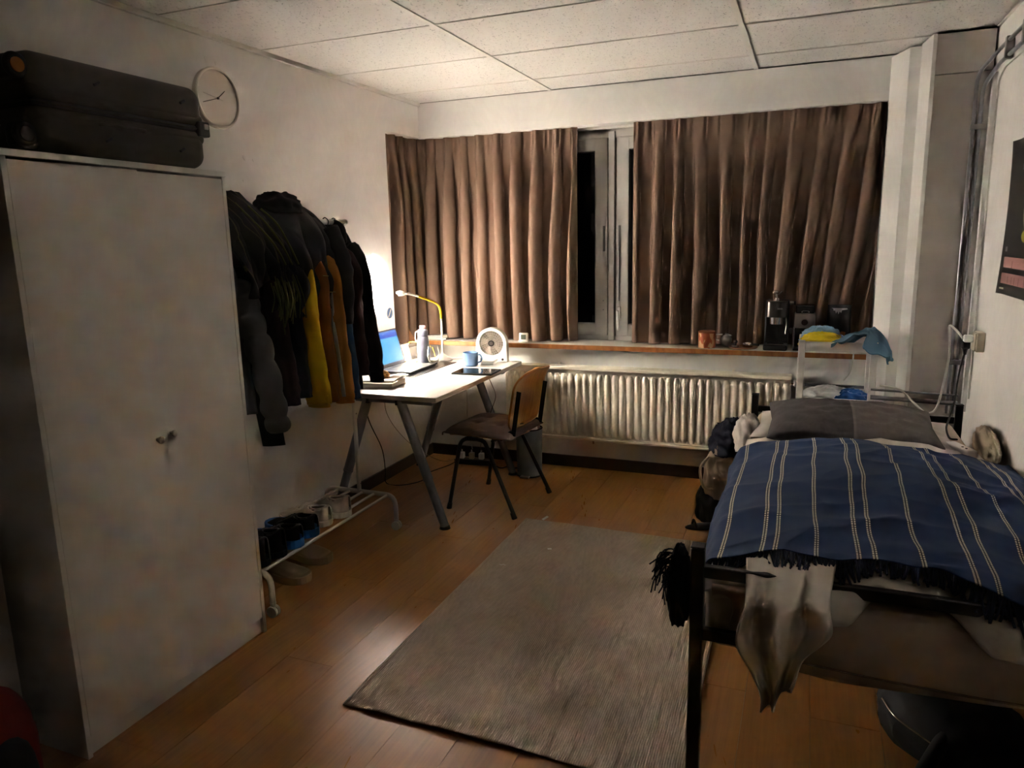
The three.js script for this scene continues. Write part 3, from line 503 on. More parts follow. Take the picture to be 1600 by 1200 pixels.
// ------------------------------------------------------------------ shoes
// toe along +x, heel at the origin
function shoe(name, label, pos, turn, o, group) {
  const s = thing(name, label, 'shoe', pos, turn, group); const L = o.L || 0.285, W = o.W || 0.046, top = o.top || 0.085;
  const wid = t => W * (0.72 + 0.28 * sstep(0, 0.15, t)) * (1 + 0.16 * Math.exp(-Math.pow((t - 0.68) / 0.2, 2)) - 0.10 * Math.exp(-Math.pow((t - 0.38) / 0.15, 2))) * Math.sqrt(Math.max(0.02, 1 - Math.pow(Math.max(0, (t - 0.72) / 0.285), 2.4))) * Math.sqrt(Math.max(0.05, 1 - Math.pow(Math.max(0, (0.10 - t) / 0.105), 2)));
  const hgt = t => o.low ? lerp(o.heel ?? top, 0.04, sstep(0.05, 0.85, t)) * (1 - 0.45 * sstep(0.86, 1, t)) : (lerp(top, top * 0.92, sstep(0, 0.3, t)) - (top - 0.048) * sstep(0.32, 0.78, t)) * (1 - 0.5 * sstep(0.88, 1, t));
  const n = 30, sec = 22, sole = o.sole ?? 0.024;
  const loft = (y0f, y1f, grow, open) => { const pos = [], idx = []; for (let i = 0; i <= n; i++) { const t = i / n, w = wid(t) + grow; for (let k = 0; k <= sec; k++) { const a = Math.PI * (k / sec), c = Math.cos(a), q = Math.pow(Math.sin(a), 0.62); pos.push(t * L + (t < 0.06 ? -grow : 0), lerp(y0f(t), y1f(t), q), w * Math.sign(c) * Math.pow(Math.abs(c), 0.55)); } }
    for (let i = 0; i < n; i++) for (let k = 0; k < sec; k++) { if (open && open((i + 0.5) / n, (k + 0.5) / sec)) continue; const a = i * (sec + 1) + k, b = a + 1, c = a + sec + 1, d = c + 1; idx.push(a, b, c, b, d, c); }
    const g = new THREE.BufferGeometry(); g.setAttribute('position', new THREE.Float32BufferAttribute(pos, 3)); g.setAttribute('uv', new THREE.Float32BufferAttribute(new Float32Array(pos.length / 3 * 2), 2)); g.setIndex(idx); g.computeVertexNormals(); return g; };
  const opening = (t, k) => t > (o.o0 ?? 0.07) && t < (o.o1 ?? 0.38) && Math.abs(k - 0.5) < 0.21 * Math.sqrt(Math.max(0, 1 - Math.pow((t - 0.225) / 0.17, 2)));
  part('upper', thicken(loft(() => sole * 0.8, hgt, 0, opening), 0.004), o.m, s);
  const ss = new THREE.Shape(); for (let i = 0; i <= 24; i++) { const t = i / 24; i ? ss.lineTo(t * L, wid(t) + 0.004) : ss.moveTo(-0.002, wid(0)); } for (let i = 24; i >= 0; i--) { const t = i / 24; ss.lineTo(t * L, -(wid(t) + 0.004)); }
  const sg = new THREE.ExtrudeGeometry(ss, { depth: sole, bevelEnabled: true, bevelSize: 0.003, bevelThickness: 0.003, bevelSegments: 2 }); sg.rotateX(-Math.PI / 2); sg.translate(0, 0.003, 0);
  part('sole', sg, o.sm || o.m, s);
  const ring = []; for (let k = 0; k < 24; k++) { const a = k / 24 * Math.PI * 2, t = 0.215 + 0.155 * Math.cos(a); ring.push([t * L, hgt(t) * (0.985 - 0.06 * Math.abs(Math.sin(a))), wid(t) * 0.62 * Math.sin(a)]); }
  part('collar', tube(ring, 0.0055, 60, 8, 0.5, true), o.cm || o.m, s);
  part('insole', (() => { const g = cyl(1, 1, 0.004, 20); g.scale(L * 0.17, 1, W * 0.62); return g; })(), o.im || M.black, s, [L * 0.22, sole + 0.012, 0]);
  if (o.heelTab) part('heel_tab', rbox(0.014, 0.035, 0.06, 0.006), o.heelTab, s, [0.0, 0.035, 0]);
  if (o.laces) { const lg = []; for (let k = 0; k < 5; k++) { const t = 0.40 + k * 0.055, h = hgt(t) + 0.002; lg.push(tube([[t * L, h - 0.014, -wid(t) * 0.62], [t * L + 0.008, h + 0.002, 0], [t * L, h - 0.014, wid(t) * 0.62]], 0.0028, 12, 6)); } part('laces', merge(lg), o.laces, s); }
  return s;
}
{
  const whiteS = mat(0xcfc7ba, 0.7), whiteSole = mat(0xddd6cb, 0.6), blackS = mat(0x0e0f12, 0.8), blueS = mat(0x1565b8, 0.55), tan = mat(0xb79d79, 0.8), dark = mat(0x33302b, 0.9);
  const Y = 0.196, P = Math.PI; const lace = mat(0xd5cfc4, 0.8);
  shoe('white_sneaker', 'white sneaker on the shoe rods beside the rack upright', [0.455, Y, 1.70], P + 0.10, { m: whiteS, sm: whiteSole, im: dark, laces: lace, top: 0.10, W: 0.048 }, 'white sneakers');
  shoe('white_sneaker', 'white sneaker on the shoe rods beside the black and blue shoes', [0.435, Y, 1.835], P - 0.04, { m: whiteS, sm: whiteSole, im: dark, laces: lace, top: 0.092, W: 0.046 }, 'white sneakers');
  const bl = { m: blackS, sm: blueS, laces: blackS, top: 0.098, sole: 0.034, W: 0.045 };
  shoe('running_shoe', 'black running shoe with a blue sole next to the white sneakers', [0.455, Y, 1.965], P - 0.05, bl, 'black shoes with blue soles');
  shoe('running_shoe', 'black running shoe with a blue sole next to the dark high shoes', [0.465, Y, 2.085], P + 0.05, bl, 'black shoes with blue soles');
  const dk = { m: mat(0x15171c, 0.8), sm: mat(0x10222f, 0.7), top: 0.12, W: 0.044 };
  shoe('dark_shoe', 'dark high shoe on the rods right beside a blue-soled running shoe', [0.46, Y, 2.195], P, dk, 'dark high shoes');
  shoe('dark_shoe', 'dark high shoe on the rods closest to the wardrobe side', [0.455, Y, 2.295], P, dk, 'dark high shoes');
  const so = { m: tan, sm: mat(0xa88d68, 0.8), im: dark, low: true, heel: 0.085, top: 0.085, sole: 0.03, W: 0.05, o1: 0.42 };
  shoe('tan_slipper', 'tan slipper on the floor under the rack, farther from the wardrobe', [0.13, 0.0005, 1.80], -0.10, so, 'tan slippers');
  shoe('tan_slipper', 'tan slipper on the floor under the front shoe rod near the wardrobe', [0.16, 0.0005, 2.02], 0.05 - 0.1, so, 'tan slippers');
}
// ------------------------------------------------------------------ desk
const DT = 0.733;
{
  const d = thing('desk', 'white desk on grey slanted tube legs below the window corner', 'desk', [0, 0, 0]);
  const wm = mat(0xd9d4cd, 0.38);
  part('desktop', span(0.022, 0.775, DT - 0.026, DT, 0.175, 1.365, 0.003), wm, d);
  const gm = mat(0x7d7e85, 0.45, { metalness: 0.3 });
  for (const z of [0.30, 1.25]) part('cross_beam', span(0.06, 0.70, DT - 0.066, DT - 0.027, z - 0.02, z + 0.02, 0.004), gm, d);
  for (const x of [0.24, 0.56]) part('long_beam', span(x - 0.015, x + 0.015, DT - 0.056, DT - 0.027, 0.32, 1.23, 0.003), gm, d);
  for (const z of [0.30, 1.25]) for (const s of [-1, 1]) {
    const a = [0.40 + s * 0.10, DT - 0.05, z], b = [0.40 + s * 0.342, 0.012, z + (z > 1 ? 0.012 : -0.012)];
    const m = [lerp(a[0], b[0], 0.62), lerp(a[1], b[1], 0.62), lerp(a[2], b[2], 0.62)];
    const leg = part('leg', rod(a, m, 0.026, 0.026, 22), gm, d);
    part('leg_extension', rod(m, b, 0.023, 0.023, 22), gm, leg);
    part('leg_collar', rod([lerp(a[0], b[0], 0.615), lerp(a[1], b[1], 0.615), m[2]], [lerp(a[0], b[0], 0.63), lerp(a[1], b[1], 0.63), m[2]], 0.0275, 0.0275, 22), gm, leg);
    part('foot', cyl(0.03, 0.026, 0.014, 20), M.blackPlastic, leg, [b[0], 0.0075, b[2]]);
    part('bracket', rbox(0.03, 0.05, 0.05, 0.004), M.blackPlastic, d, [a[0] - s * 0.004, DT - 0.05, z]);
  }
}
// desk mat, laptop
single('desk_mat', span(0.03, 0.384, 0, 0.003, 0, 0.56, 0.0012), mat(0x141312, 0.28), 'black glossy desk mat under the laptop and the bottle', 'desk mat', [0, DT + 0.0002, 0.335]);
{
  const y = DT + 0.0036, l = thing('laptop', 'open laptop with a bright blue screen on the black desk mat', 'laptop', [0.10, y, 0.505]);
  const W = 0.325; const body = mat(0x54555a, 0.4, { metalness: 0.5 });
  part('base', span(0, 0.225, 0.002, 0.016, 0, W, 0.003), body, l);
  part('keyboard', span(0.03, 0.125, 0.0155, 0.0168, 0.02, W - 0.02, 0.0005), mat(0x17171a, 0.6), l);
  part('touchpad', span(0.14, 0.21, 0.0155, 0.0165, W / 2 - 0.05, W / 2 + 0.05, 0.0005), mat(0x626369, 0.35, { metalness: 0.4 }), l);
  const lid = part('lid', span(-0.006, 0, 0, 0.225, 0, W, 0.002), body, l, [0.004, 0.017, 0], [0, 0, 0.26]);
  const scr = canvasTex(512, 340, (c, w, h) => {
    c.fillStyle = '#43b7f7'; c.fillRect(0, 0, w, h); c.fillStyle = '#5a92e0'; c.fillRect(0, 0, w, 22); c.fillStyle = '#2f6fd8'; c.fillRect(0, 22, w, 24); c.fillStyle = '#0f55c8'; c.fillRect(0, 46, w, 26);
    c.fillStyle = '#36a4e6'; for (let i = 0; i < 5; i++) c.fillRect(230 + (i % 2) * 60, 130 + i * 26, 46 - i * 4, 8);
  });
  const sg = new THREE.PlaneGeometry(W - 0.02, 0.196); sg.rotateY(Math.PI / 2);
  part('screen', sg, mat(0x000000, 0.4, { emissive: 0xffffff, emissiveMap: scr, emissiveIntensity: 0.50 * UNIT }), lid, [0.0008, 0.118, W / 2]);
  part('hinge', rod([0.002, 0.013, 0.05], [0.002, 0.013, W - 0.05], 0.006, 0.006, 12), M.blackPlastic, l);
  const la = new THREE.RectAreaLight(0x55b8ff, 0.45 * UNIT, W - 0.02, 0.19); la.position.set(0.10 - 0.02, y + 0.13, 0.505 + W / 2); la.lookAt(1.2, y + 0.40, 0.505 + W / 2); scene.add(la);
}
// ------------------------------------------------------------------ lamps
{
  const L = thing('desk_lamp', 'white desk lamp with a yellow flexible neck shining on the left wall', 'lamp', [0.256, DT, 0.27]);
  const yel = mat(0xe0b400, 0.45);
  part('base', lathe([[0, 0], [0.062, 0], [0.064, 0.006], [0.058, 0.012], [0.022, 0.034], [0.010, 0.046], [0, 0.047]], 28), M.whitePlastic, L);
  part('column', rod([0, 0.04, 0], [-0.002, 0.285, 0.0], 0.0068, 0.0062, 14), M.whitePlastic, L);
  part('neck', sweep(curvePts([[-0.002, 0.275, 0], [-0.003, 0.33, 0.004], [-0.010, 0.372, 0.032], [-0.032, 0.405, 0.10], [-0.060, 0.436, 0.19]], 40), t => [0.0075, 0.0075], 14, null, (t, a) => 0.0006 * Math.sin(t * 260)), yel, L);
  const HP = V(0.172, 1.200, 0.632), tip = HP.clone().sub(V(0.256, DT, 0.27)), aim = V(-1, 0.12, 0.02).normalize();
  part('neck_end', sweep(curvePts([[-0.060, 0.436, 0.19], [-0.066, 0.456, 0.28], [-0.066, 0.464, 0.345], [-0.075, 0.4655, 0.362]], 20), () => [0.0068, 0.0068], 12), M.whitePlastic, L);
  const q = new THREE.Quaternion().setFromUnitVectors(V(0, 1, 0), aim);
  const hg = lathe([[0, -0.03], [0.008, -0.03], [0.013, -0.018], [0.017, 0.0], [0.018, 0.010], [0.016, 0.010], [0.014, 0.004], [0, 0.004]], 26); hg.applyQuaternion(q);
  const head = part('lamp_head', hg, M.whitePlastic, L, [tip.x, tip.y, tip.z]);
  const bg = lathe([[0, 0.002], [0.009, 0.004], [0.011, 0.012], [0.010, 0.022], [0.006, 0.028], [0, 0.030]], 20); bg.applyQuaternion(q); const warm = new THREE.Color().setRGB(1, 0.82, 0.6);
  part('bulb', bg, mat(0x222222, 0.5, { emissive: warm, emissiveIntensity: 4 * UNIT }), head);
  const pl = new THREE.PointLight(LIGHT_COLOR, LAMP_BULB, 0, 2); pl.position.copy(HP.clone().addScaledVector(aim, 0.018)); pl.castShadow = true; pl.shadow.radius = 0.6; scene.add(pl);
  const sp = new THREE.SpotLight(LIGHT_COLOR, LAMP_SPOT, 0, 0.88, 0.12, 2); const o = HP.clone().addScaledVector(aim, 0.033);
  sp.position.copy(o); sp.target.position.copy(o.clone().add(aim)); sp.castShadow = true; sp.shadow.radius = 0.8; sp.shadow.bias = -0.0005; scene.add(sp, sp.target);
}
{
  const L = thing('light_panel', 'small glowing white lamp leaning back beside the laptop screen', 'lamp', [0.075, DT + 0.0035, 0.385]);
  part('foot', span(-0.03, 0.055, 0, 0.014, -0.006, 0.092, 0.004), mat(0xd8c9a0, 0.5), L);
  const p = part('housing', span(-0.012, 0, 0, 0.112, 0, 0.086, 0.004), M.whitePlastic, L, [0.012, 0.013, 0], [0, 0, 0.24]);
  const g = new THREE.PlaneGeometry(0.08, 0.104); g.rotateY(Math.PI / 2);
  part('glowing_face', g, mat(0x333333, 0.5, { emissive: new THREE.Color().setRGB(1, 0.86, 0.62), emissiveIntensity: 1.2 * UNIT }), p, [0.0006, 0.056, 0.043]);
  part('cord', tube([[0.004, 0.118, 0.03], [0.006, 0.130, 0.01], [0.03, 0.128, -0.02], [0.07, 0.105, -0.07], [0.10, 0.06, -0.13], [0.10, 0.004, -0.17]], 0.003, 40, 8), mat(0xd8b84a, 0.5), L);
  const a = new THREE.RectAreaLight(new THREE.Color().setRGB(1, 0.84, 0.60), LAMP_BOX * 20, 0.08, 0.10); a.position.set(0.089, DT + 0.074, 0.428); a.lookAt(1.089, DT + 0.33, 0.428); scene.add(a);
}
// ------------------------------------------------------------------ things on the desk
{
  const b = thing('water_bottle', 'grey water bottle with a pink lid standing on the desk mat', 'bottle', [0.186, DT + 0.0036, 0.405]);
  const gm = mat(0x7f8192, 0.5);
  part('bottle_body', lathe([[0, 0], [0.036, 0], [0.039, 0.004], [0.039, 0.135], [0.034, 0.165], [0.031, 0.175], [0, 0.175]]), gm, b);
  part('bottle_neck', lathe([[0.031, 0.173], [0.034, 0.178], [0.034, 0.198], [0.031, 0.212], [0.022, 0.220], [0, 0.221]]), mat(0x8a8c9c, 0.45), b);
  part('lid', lathe([[0.020, 0.219], [0.021, 0.232], [0.018, 0.241], [0, 0.243]]), mat(0xd9a3a0, 0.5), b);
  part('carry_loop', tube([[-0.030, 0.205, 0.008], [-0.046, 0.195, 0.01], [-0.05, 0.16, 0.01], [-0.045, 0.135, 0.008]], 0.0035, 24, 8), mat(0xb9b2b4, 0.5), b);
  const glass = mat(0xffffff, 0.04, { transmission: 1, thickness: 0.002, ior: 1.45 });
  single('drinking_glass', lathe([[0, 0], [0.024, 0], [0.031, 0.012], [0.042, 0.045], [0.040, 0.08], [0.034, 0.112], [0.032, 0.112], [0.038, 0.08], [0.040, 0.045], [0.029, 0.014], [0.022, 0.006], [0, 0.005]]), glass, 'clear stemless drinking glass in front of the grey bottle', 'glass', [0.267, DT + 0.0036, 0.425]);
  single('small_glass', lathe([[0, 0], [0.022, 0], [0.024, 0.06], [0.022, 0.06], [0.020, 0.005], [0, 0.005]]), mat(0xbfd4ea, 0.1, { transmission: 0.8, thickness: 0.002 }), 'small pale glass behind the black jacket sleeve on the desk', 'glass', [0.165, DT + 0.0004, 1.13]);
  const mug = thing('mug', 'light blue mug standing on the white desk near the fan', 'mug', [0.532, DT + 0.0004, 0.43], 0.1);
  const bm = mat(0x6f95c4, 0.35);
  part('cup', lathe([[0, 0], [0.036, 0], [0.044, 0.005], [0.0475, 0.016], [0.0475, 0.085], [0.0455, 0.087], [0.0435, 0.085], [0.0435, 0.014], [0, 0.010]], 40), bm, mug);
  part('handle', tube([[0.045, 0.070, 0], [0.062, 0.072, 0], [0.074, 0.054, 0], [0.066, 0.030, 0], [0.046, 0.024, 0]], 0.0055, 30, 10), bm, mug);
  const tb = thing('tablet', 'black tablet lying across the right edge of the desk', 'tablet', [0.668, DT + 0.0004, 0.642], 0.06);
  part('case', rbox(0.252, 0.010, 0.178, 0.004, 3), M.blackPlastic, tb, [0, 0.005, 0]);
  part('glass_face', rbox(0.243, 0.0012, 0.170, 0.0006, 1), mat(0x050608, 0.05), tb, [0, 0.0104, 0]);
  const ad = thing('white_adapter', 'flat white plastic box between the mug and the fan', 'adapter', [0.612, DT + 0.0004, 0.325], 0.1);
  part('box', rbox(0.085, 0.026, 0.075, 0.006, 3), M.whitePlastic, ad, [0, 0.013, 0]); part('lid_line', rbox(0.0856, 0.002, 0.0756, 0.0009, 1), mat(0xbdb8b0, 0.5), ad, [0, 0.018, 0]);
}
{ // small square fan
  const f = thing('desk_fan', 'small white box fan with a rounded top at the back of the desk', 'fan', [0.597, DT + 0.0004, 0.232], 0.12);
  const R = 0.099, cy = 0.118;
  const s = new THREE.Shape(); s.moveTo(-R, 0.004); s.lineTo(R, 0.004); s.lineTo(R, cy); s.absarc(0, cy, R, 0, Math.PI, false); s.lineTo(-R, 0.004);
  const hole = new THREE.Path(); hole.absarc(0, cy + 0.003, 0.083, 0, Math.PI * 2, true); s.holes.push(hole);
  const bg = new THREE.ExtrudeGeometry(s, { depth: 0.045, bevelEnabled: true, bevelSize: 0.004, bevelThickness: 0.004, bevelSegments: 3, curveSegments: 40 }); bg.translate(0, 0, -0.022); part('housing', bg, M.whitePlastic, f);
  const ring = new THREE.TorusGeometry(0.083, 0.004, 10, 60); part('grille_ring', ring, M.blackPlastic, f, [0, cy + 0.003, 0.022]);
  const hub = part('hub', cyl(0.020, 0.020, 0.012, 28), mat(0x26221f, 0.5), f, [0, cy + 0.003, 0.024], [Math.PI / 2, 0, 0]);
  part('hub_badge', cyl(0.012, 0.012, 0.002, 20), mat(0x55504b, 0.4), hub, [0, 0.007, 0]);
  const blade = sheet(8, 8, (u, v) => { const r = lerp(0.018, 0.076, v), a = lerp(-0.32, 0.32, u) * (0.8 + 0.4 * v) + 0.25 * v; return [r * Math.cos(a), r * Math.sin(a), (u - 0.5) * 0.022]; });
  const bm = mat(0xb7aea2, 0.45, { side: THREE.DoubleSide }); const bt = thicken(blade, 0.0015);
  for (let k = 0; k < 5; k++) part('blade', bt, bm, f, [0, cy + 0.003, 0.0], [0, 0, k * Math.PI * 2 / 5 + 0.3]);
  const gm = mat(0xcfc6ba, 0.45);
  for (let k = 0; k < 30; k++) { const a = k / 30 * Math.PI * 2; part('grille_wire', rod([0.019 * Math.cos(a), cy + 0.003 + 0.019 * Math.sin(a), 0.0255], [0.082 * Math.cos(a + 0.18), cy + 0.003 + 0.082 * Math.sin(a + 0.18), 0.022], 0.0011, 0.0011, 5), gm, f); }
  const ws = []; for (const r of [0.035, 0.05, 0.066]) { const t = new THREE.TorusGeometry(r, 0.0009, 5, 50); t.translate(0, cy + 0.003, 0.0245); ws.push(t); } part('grille_hoops', merge(ws), gm, f);
  part('back_plate', (() => { const g = cyl(0.084, 0.084, 0.002, 40); g.rotateX(Math.PI / 2); return g; })(), mat(0x8d8378, 0.6), f, [0, cy + 0.003, -0.020]);
  for (const x of [-0.068, 0.075]) part('knob', cyl(0.0075, 0.0075, 0.008, 16), M.blackPlastic, f, [x, 0.018, 0.028], [Math.PI / 2, 0, 0]);
  part('control_strip', rbox(0.09, 0.010, 0.003, 0.001), mat(0xb4aeb0, 0.5), f, [0, 0.017, 0.0265]);
  part('base', rbox(0.205, 0.010, 0.07, 0.004), M.whitePlastic, f, [0, 0.005, 0]);
}
{ // books and paper on the near corner
  const b = thing('hardback_book', 'thick book with a pale cover lying on the near desk corner', 'book', [0.325, DT + 0.0004, 1.14], 0.12);
  part('cover', merge([span(-0.105, 0.105, 0, 0.003, -0.095, 0.095, 0.001), span(-0.105, 0.105, 0.025, 0.028, -0.095, 0.095, 0.001), span(-0.105, -0.102, 0, 0.028, -0.095, 0.095, 0.001)]), mat(0xc9b49a, 0.6), b);
  part('pages', span(-0.101, 0.100, 0.003, 0.025, -0.090, 0.090), mat(0xc8c0b0, 0.9), b);
  const nb = thing('notebook', 'thin white notebook lying on top of the thick book', 'notebook', [0.312, DT + 0.0288, 1.125], 0.2);
  part('pages', span(-0.10, 0.10, 0, 0.008, -0.09, 0.085, 0.001), M.paper, nb); part('cover', span(-0.1, 0.1, 0.0082, 0.0094, -0.09, 0.085, 0.0004), mat(0xd9c8bb, 0.6), nb);
  single('folded_paper', (() => { const g = sheet(20, 14, (u, v) => [u * 0.10, 0.003 + 0.016 * Math.pow(Math.sin(u * 2.6), 2) * (0.6 + 0.4 * v) + 0.004 * N3(u * 3, v * 3, 1), v * 0.085]); return thicken(g, -0.0006); })(), M.paper, 'folded white paper sheet lying on the thin notebook', 'paper', [0.325, DT + 0.0386, 1.04], [0, 0.3, 0]);
  single('snack_wrapper', lump(0.028, 0.034, 0.024, 0.28, 2.2, 9, 40), mat(0xc98a32, 0.45), 'crumpled golden snack wrapper lying on the thin notebook', 'wrapper', [0.322, DT + 0.0386, 1.11]);
}
// ------------------------------------------------------------------ chair
{
  const c = thing('school_chair', 'plywood chair with black tube legs and a grey seat cushion', 'chair', [0.855, 0, 0.768], -0.09);
  const ply = tex(256, 256, (u, v) => { const k = 0.5 + 0.5 * tn(u, v * 0.25, 26, 2) + 0.25 * tn(u, v, 70, 5); return [lerp(0.66, 0.80, k), lerp(0.42, 0.54, k), lerp(0.17, 0.25, k)]; });
  const pm = mat(0xffffff, 0.38, { map: ply, clearcoat: 0.3, clearcoatRoughness: 0.3 });
  // backrest: curved board seen from its side, leaning back
  const back = sheet(24, 24, (u, v) => { const y = lerp(0.475, 0.80, v), zc = (u - 0.5) * 2, w = 0.2 * Math.pow(1 - Math.pow(Math.abs(v - 0.5) * 2, 6), 0.22); const lean = 0.165 + 0.06 * v + 0.045 * Math.pow(Math.max(0, v - 0.7) / 0.3, 2); return [lean - 0.024 * (1 - zc * zc) * -1 * -1 + 0.0, y, zc * w]; }, (u, v) => [u * 0.8, v * 0.7]);
  part('backrest', thicken(back, 0.010), pm, c);
  const seat = thicken(sheet(20, 20, (u, v) => { const x = lerp(-0.235, 0.19, u), zc = (v - 0.5) * 2, w = 0.205 * Math.pow(1 - Math.pow(Math.abs(u - 0.5) * 2, 8), 0.2); return [x, 0.432 - 0.02 * Math.pow(Math.max(0, 0.2 - u) / 0.2, 2), zc * w]; }, (u, v) => [u, v]), -0.010);
  part('seat', seat, pm, c);
  for (const s of [-1, 1]) {
    const z = s * 0.205, zf = s * 0.232;
    part('leg', pipe([[-0.205, 0.02, zf], [-0.13, 0.415, z], [-0.02, 0.420, z]], 0.0115, 0.05, 12), M.blackSteel, c);
    part('leg', pipe([[0.208, 0.02, zf], [0.02, 0.415, z], [-0.03, 0.420, z]], 0.0115, 0.05, 12), M.blackSteel, c);
    for (const x of [-0.209, 0.213]) part('foot_cap', rod([x, 0.0, zf * 1.005], [x + (x < 0 ? 0.008 : -0.015), 0.035, zf], 0.0155, 0.0135, 14), M.blackPlastic, c);
    part('back_support', merge([bar([0.10, 0.428, z * 0.83], [0.176, 0.468, z * 0.83], 0.03, 0.008, [0, 0, 1]), bar([0.183, 0.45, z * 0.83], [0.223, 0.70, z * 0.83], 0.008, 0.026, [1, 0, 0])]), M.blackSteel, c);
  }
  for (const x of [-0.1, 0.07]) part('cross_tube', rod([x, 0.418, -0.205], [x, 0.418, 0.205], 0.009, 0.009, 12), M.blackSteel, c);
  const q = thing('seat_cushion', 'grey brown tufted cushion tied onto the chair seat', 'cushion', [0.832, 0.4345, 0.766], -0.09);
  const cm = cloth(0x6d5a52, { rep: 8 });
  const tufts = [[-0.08, -0.07], [-0.08, 0.07], [0.07, -0.07], [0.07, 0.07]];
  const top = (x, z) => { let h = 0.046 * Math.pow(Math.max(0, (1 - Math.pow(Math.abs(x) / 0.212, 5)) * (1 - Math.pow(Math.abs(z) / 0.212, 5))), 0.35); for (const [a, b] of tufts) h -= 0.018 * Math.exp(-((x - a) ** 2 + (z - b) ** 2) / 0.0009) * (h / 0.046); return h; };
  const cg = merge([sheet(48, 48, (u, v) => { const x = (u - 0.5) * 0.424, z = (v - 0.5) * 0.424; return [x, 0.004 + top(x, z) + 0.003 * N3(x * 14, z * 14, 1), z]; }), (() => { const g = sheet(8, 8, (u, v) => [(u - 0.5) * 0.424, 0.003, (v - 0.5) * 0.424]); g.scale(1, 1, 1); return g; })()]);
  part('pad', cg, cm, q);
  for (const [a, b] of tufts) part('button', new THREE.SphereGeometry(0.007, 10, 8), cm, q, [a, 0.004 + top(a, b), b]);
  for (const z of [-0.2, 0.2]) part('tie', tube([[-0.205, 0.010, z], [-0.225, 0.004, z * 1.02], [-0.232, -0.012, z]], 0.004, 14, 6), cm, q);
}
// ------------------------------------------------------------------ bin, power strip, cables
{
  const b = thing('waste_bin', 'grey pedal bin full to the rim between chair and radiator', 'bin', [0.85, 0, 0.26]);
  const bm = mat(0x6c7577, 0.45);
  part('bucket', lathe([[0, 0], [0.078, 0], [0.080, 0.004], [0.086, 0.315], [0.083, 0.315], [0.077, 0.01], [0, 0.008]]), bm, b);
  part('rim', (() => { const g = new THREE.TorusGeometry(0.085, 0.004, 8, 40); g.rotateX(Math.PI / 2); return g; })(), M.blackPlastic, b, [0, 0.316, 0]);
  part('pedal', span(-0.03, 0.03, 0.006, 0.016, 0.07, 0.11, 0.003), M.steel, b);
  part('base_ring', (() => { const g = new THREE.TorusGeometry(0.081, 0.005, 8, 40); g.rotateX(Math.PI / 2); return g; })(), M.blackPlastic, b, [0, 0.006, 0]);
  single('crumpled_tissue', lump(0.045, 0.07, 0.04, 0.3, 2.2, 4, 36), mat(0xd8cdc2, 0.9), 'crumpled white tissue on top of the full bin', 'tissue', [0.862, 0.308, 0.295]);
  single('crumpled_bag', lump(0.048, 0.08, 0.04, 0.3, 2.0, 14, 36), mat(0x8a6a66, 0.7), 'crumpled dusky pink wrapper on top of the full bin', 'wrapper', [0.85, 0.30, 0.23]);
  const p = thing('power_strip', 'black power strip with white plugs on the floor by the back wall', 'power strip', [0.40, 0, 0.16], 0.1);
  part('strip', rbox(0.26, 0.038, 0.055, 0.006), M.blackPlastic, p, [0, 0.019, 0]);
  for (let k = 0; k < 3; k++) { const g = part('plug', rbox(0.036, 0.045, 0.036, 0.008), k === 1 ? mat(0xb9a98a, 0.5) : M.whitePlastic, p, [-0.08 + k * 0.07, 0.060, 0]); part('plug_neck', cyl(0.006, 0.005, 0.02, 8), M.cableWhite, g, [0, 0.03, 0]); }
  const cab = (pts, m, label, r = 0.0032) => single('cable', tube(pts, r, 90, 7), m, label, 'cable');
  cab([[0.13, DT - 0.03, 1.0], [0.10, 0.5, 0.96], [0.12, 0.28, 0.86], [0.06, 0.10, 0.74], [0.05, 0.006, 0.72], [0.16, 0.004, 0.72], [0.24, 0.004, 0.60], [0.20, 0.004, 0.46], [0.27, 0.012, 0.26], [0.28, 0.02, 0.165]], M.cableBlack, 'black cable looping from the desk down to the floor by the left wall');
  cab([[0.20, DT - 0.03, 0.90], [0.17, 0.5, 0.86], [0.22, 0.28, 0.70], [0.30, 0.10, 0.45], [0.33, 0.06, 0.23]], mat(0x8d8072, 0.6), 'thin grey cable hanging straight below the desk by the front leg', 0.0018);
  cab([[0.46, DT - 0.03, 0.34], [0.45, 0.5, 0.33], [0.42, 0.3, 0.27], [0.40, 0.11, 0.17]], M.cableWhite, 'white cable dropping from the desk to the power strip', 0.003);
  cab([[0.72, DT - 0.005, 0.62], [0.735, 0.66, 0.58], [0.70, 0.55, 0.44], [0.62, 0.42, 0.34], [0.50, 0.18, 0.24], [0.47, 0.09, 0.17]], mat(0x4a2a22, 0.6), 'thin brown cable hanging from the tablet behind the chair', 0.002);
  cab([[0.53, 0.012, 0.15], [0.62, 0.005, 0.2], [0.66, 0.005, 0.14], [0.72, 0.005, 0.17], [0.74, 0.005, 0.05]], M.cableBlack, 'black power strip cord running along the baseboard', 0.004);
}
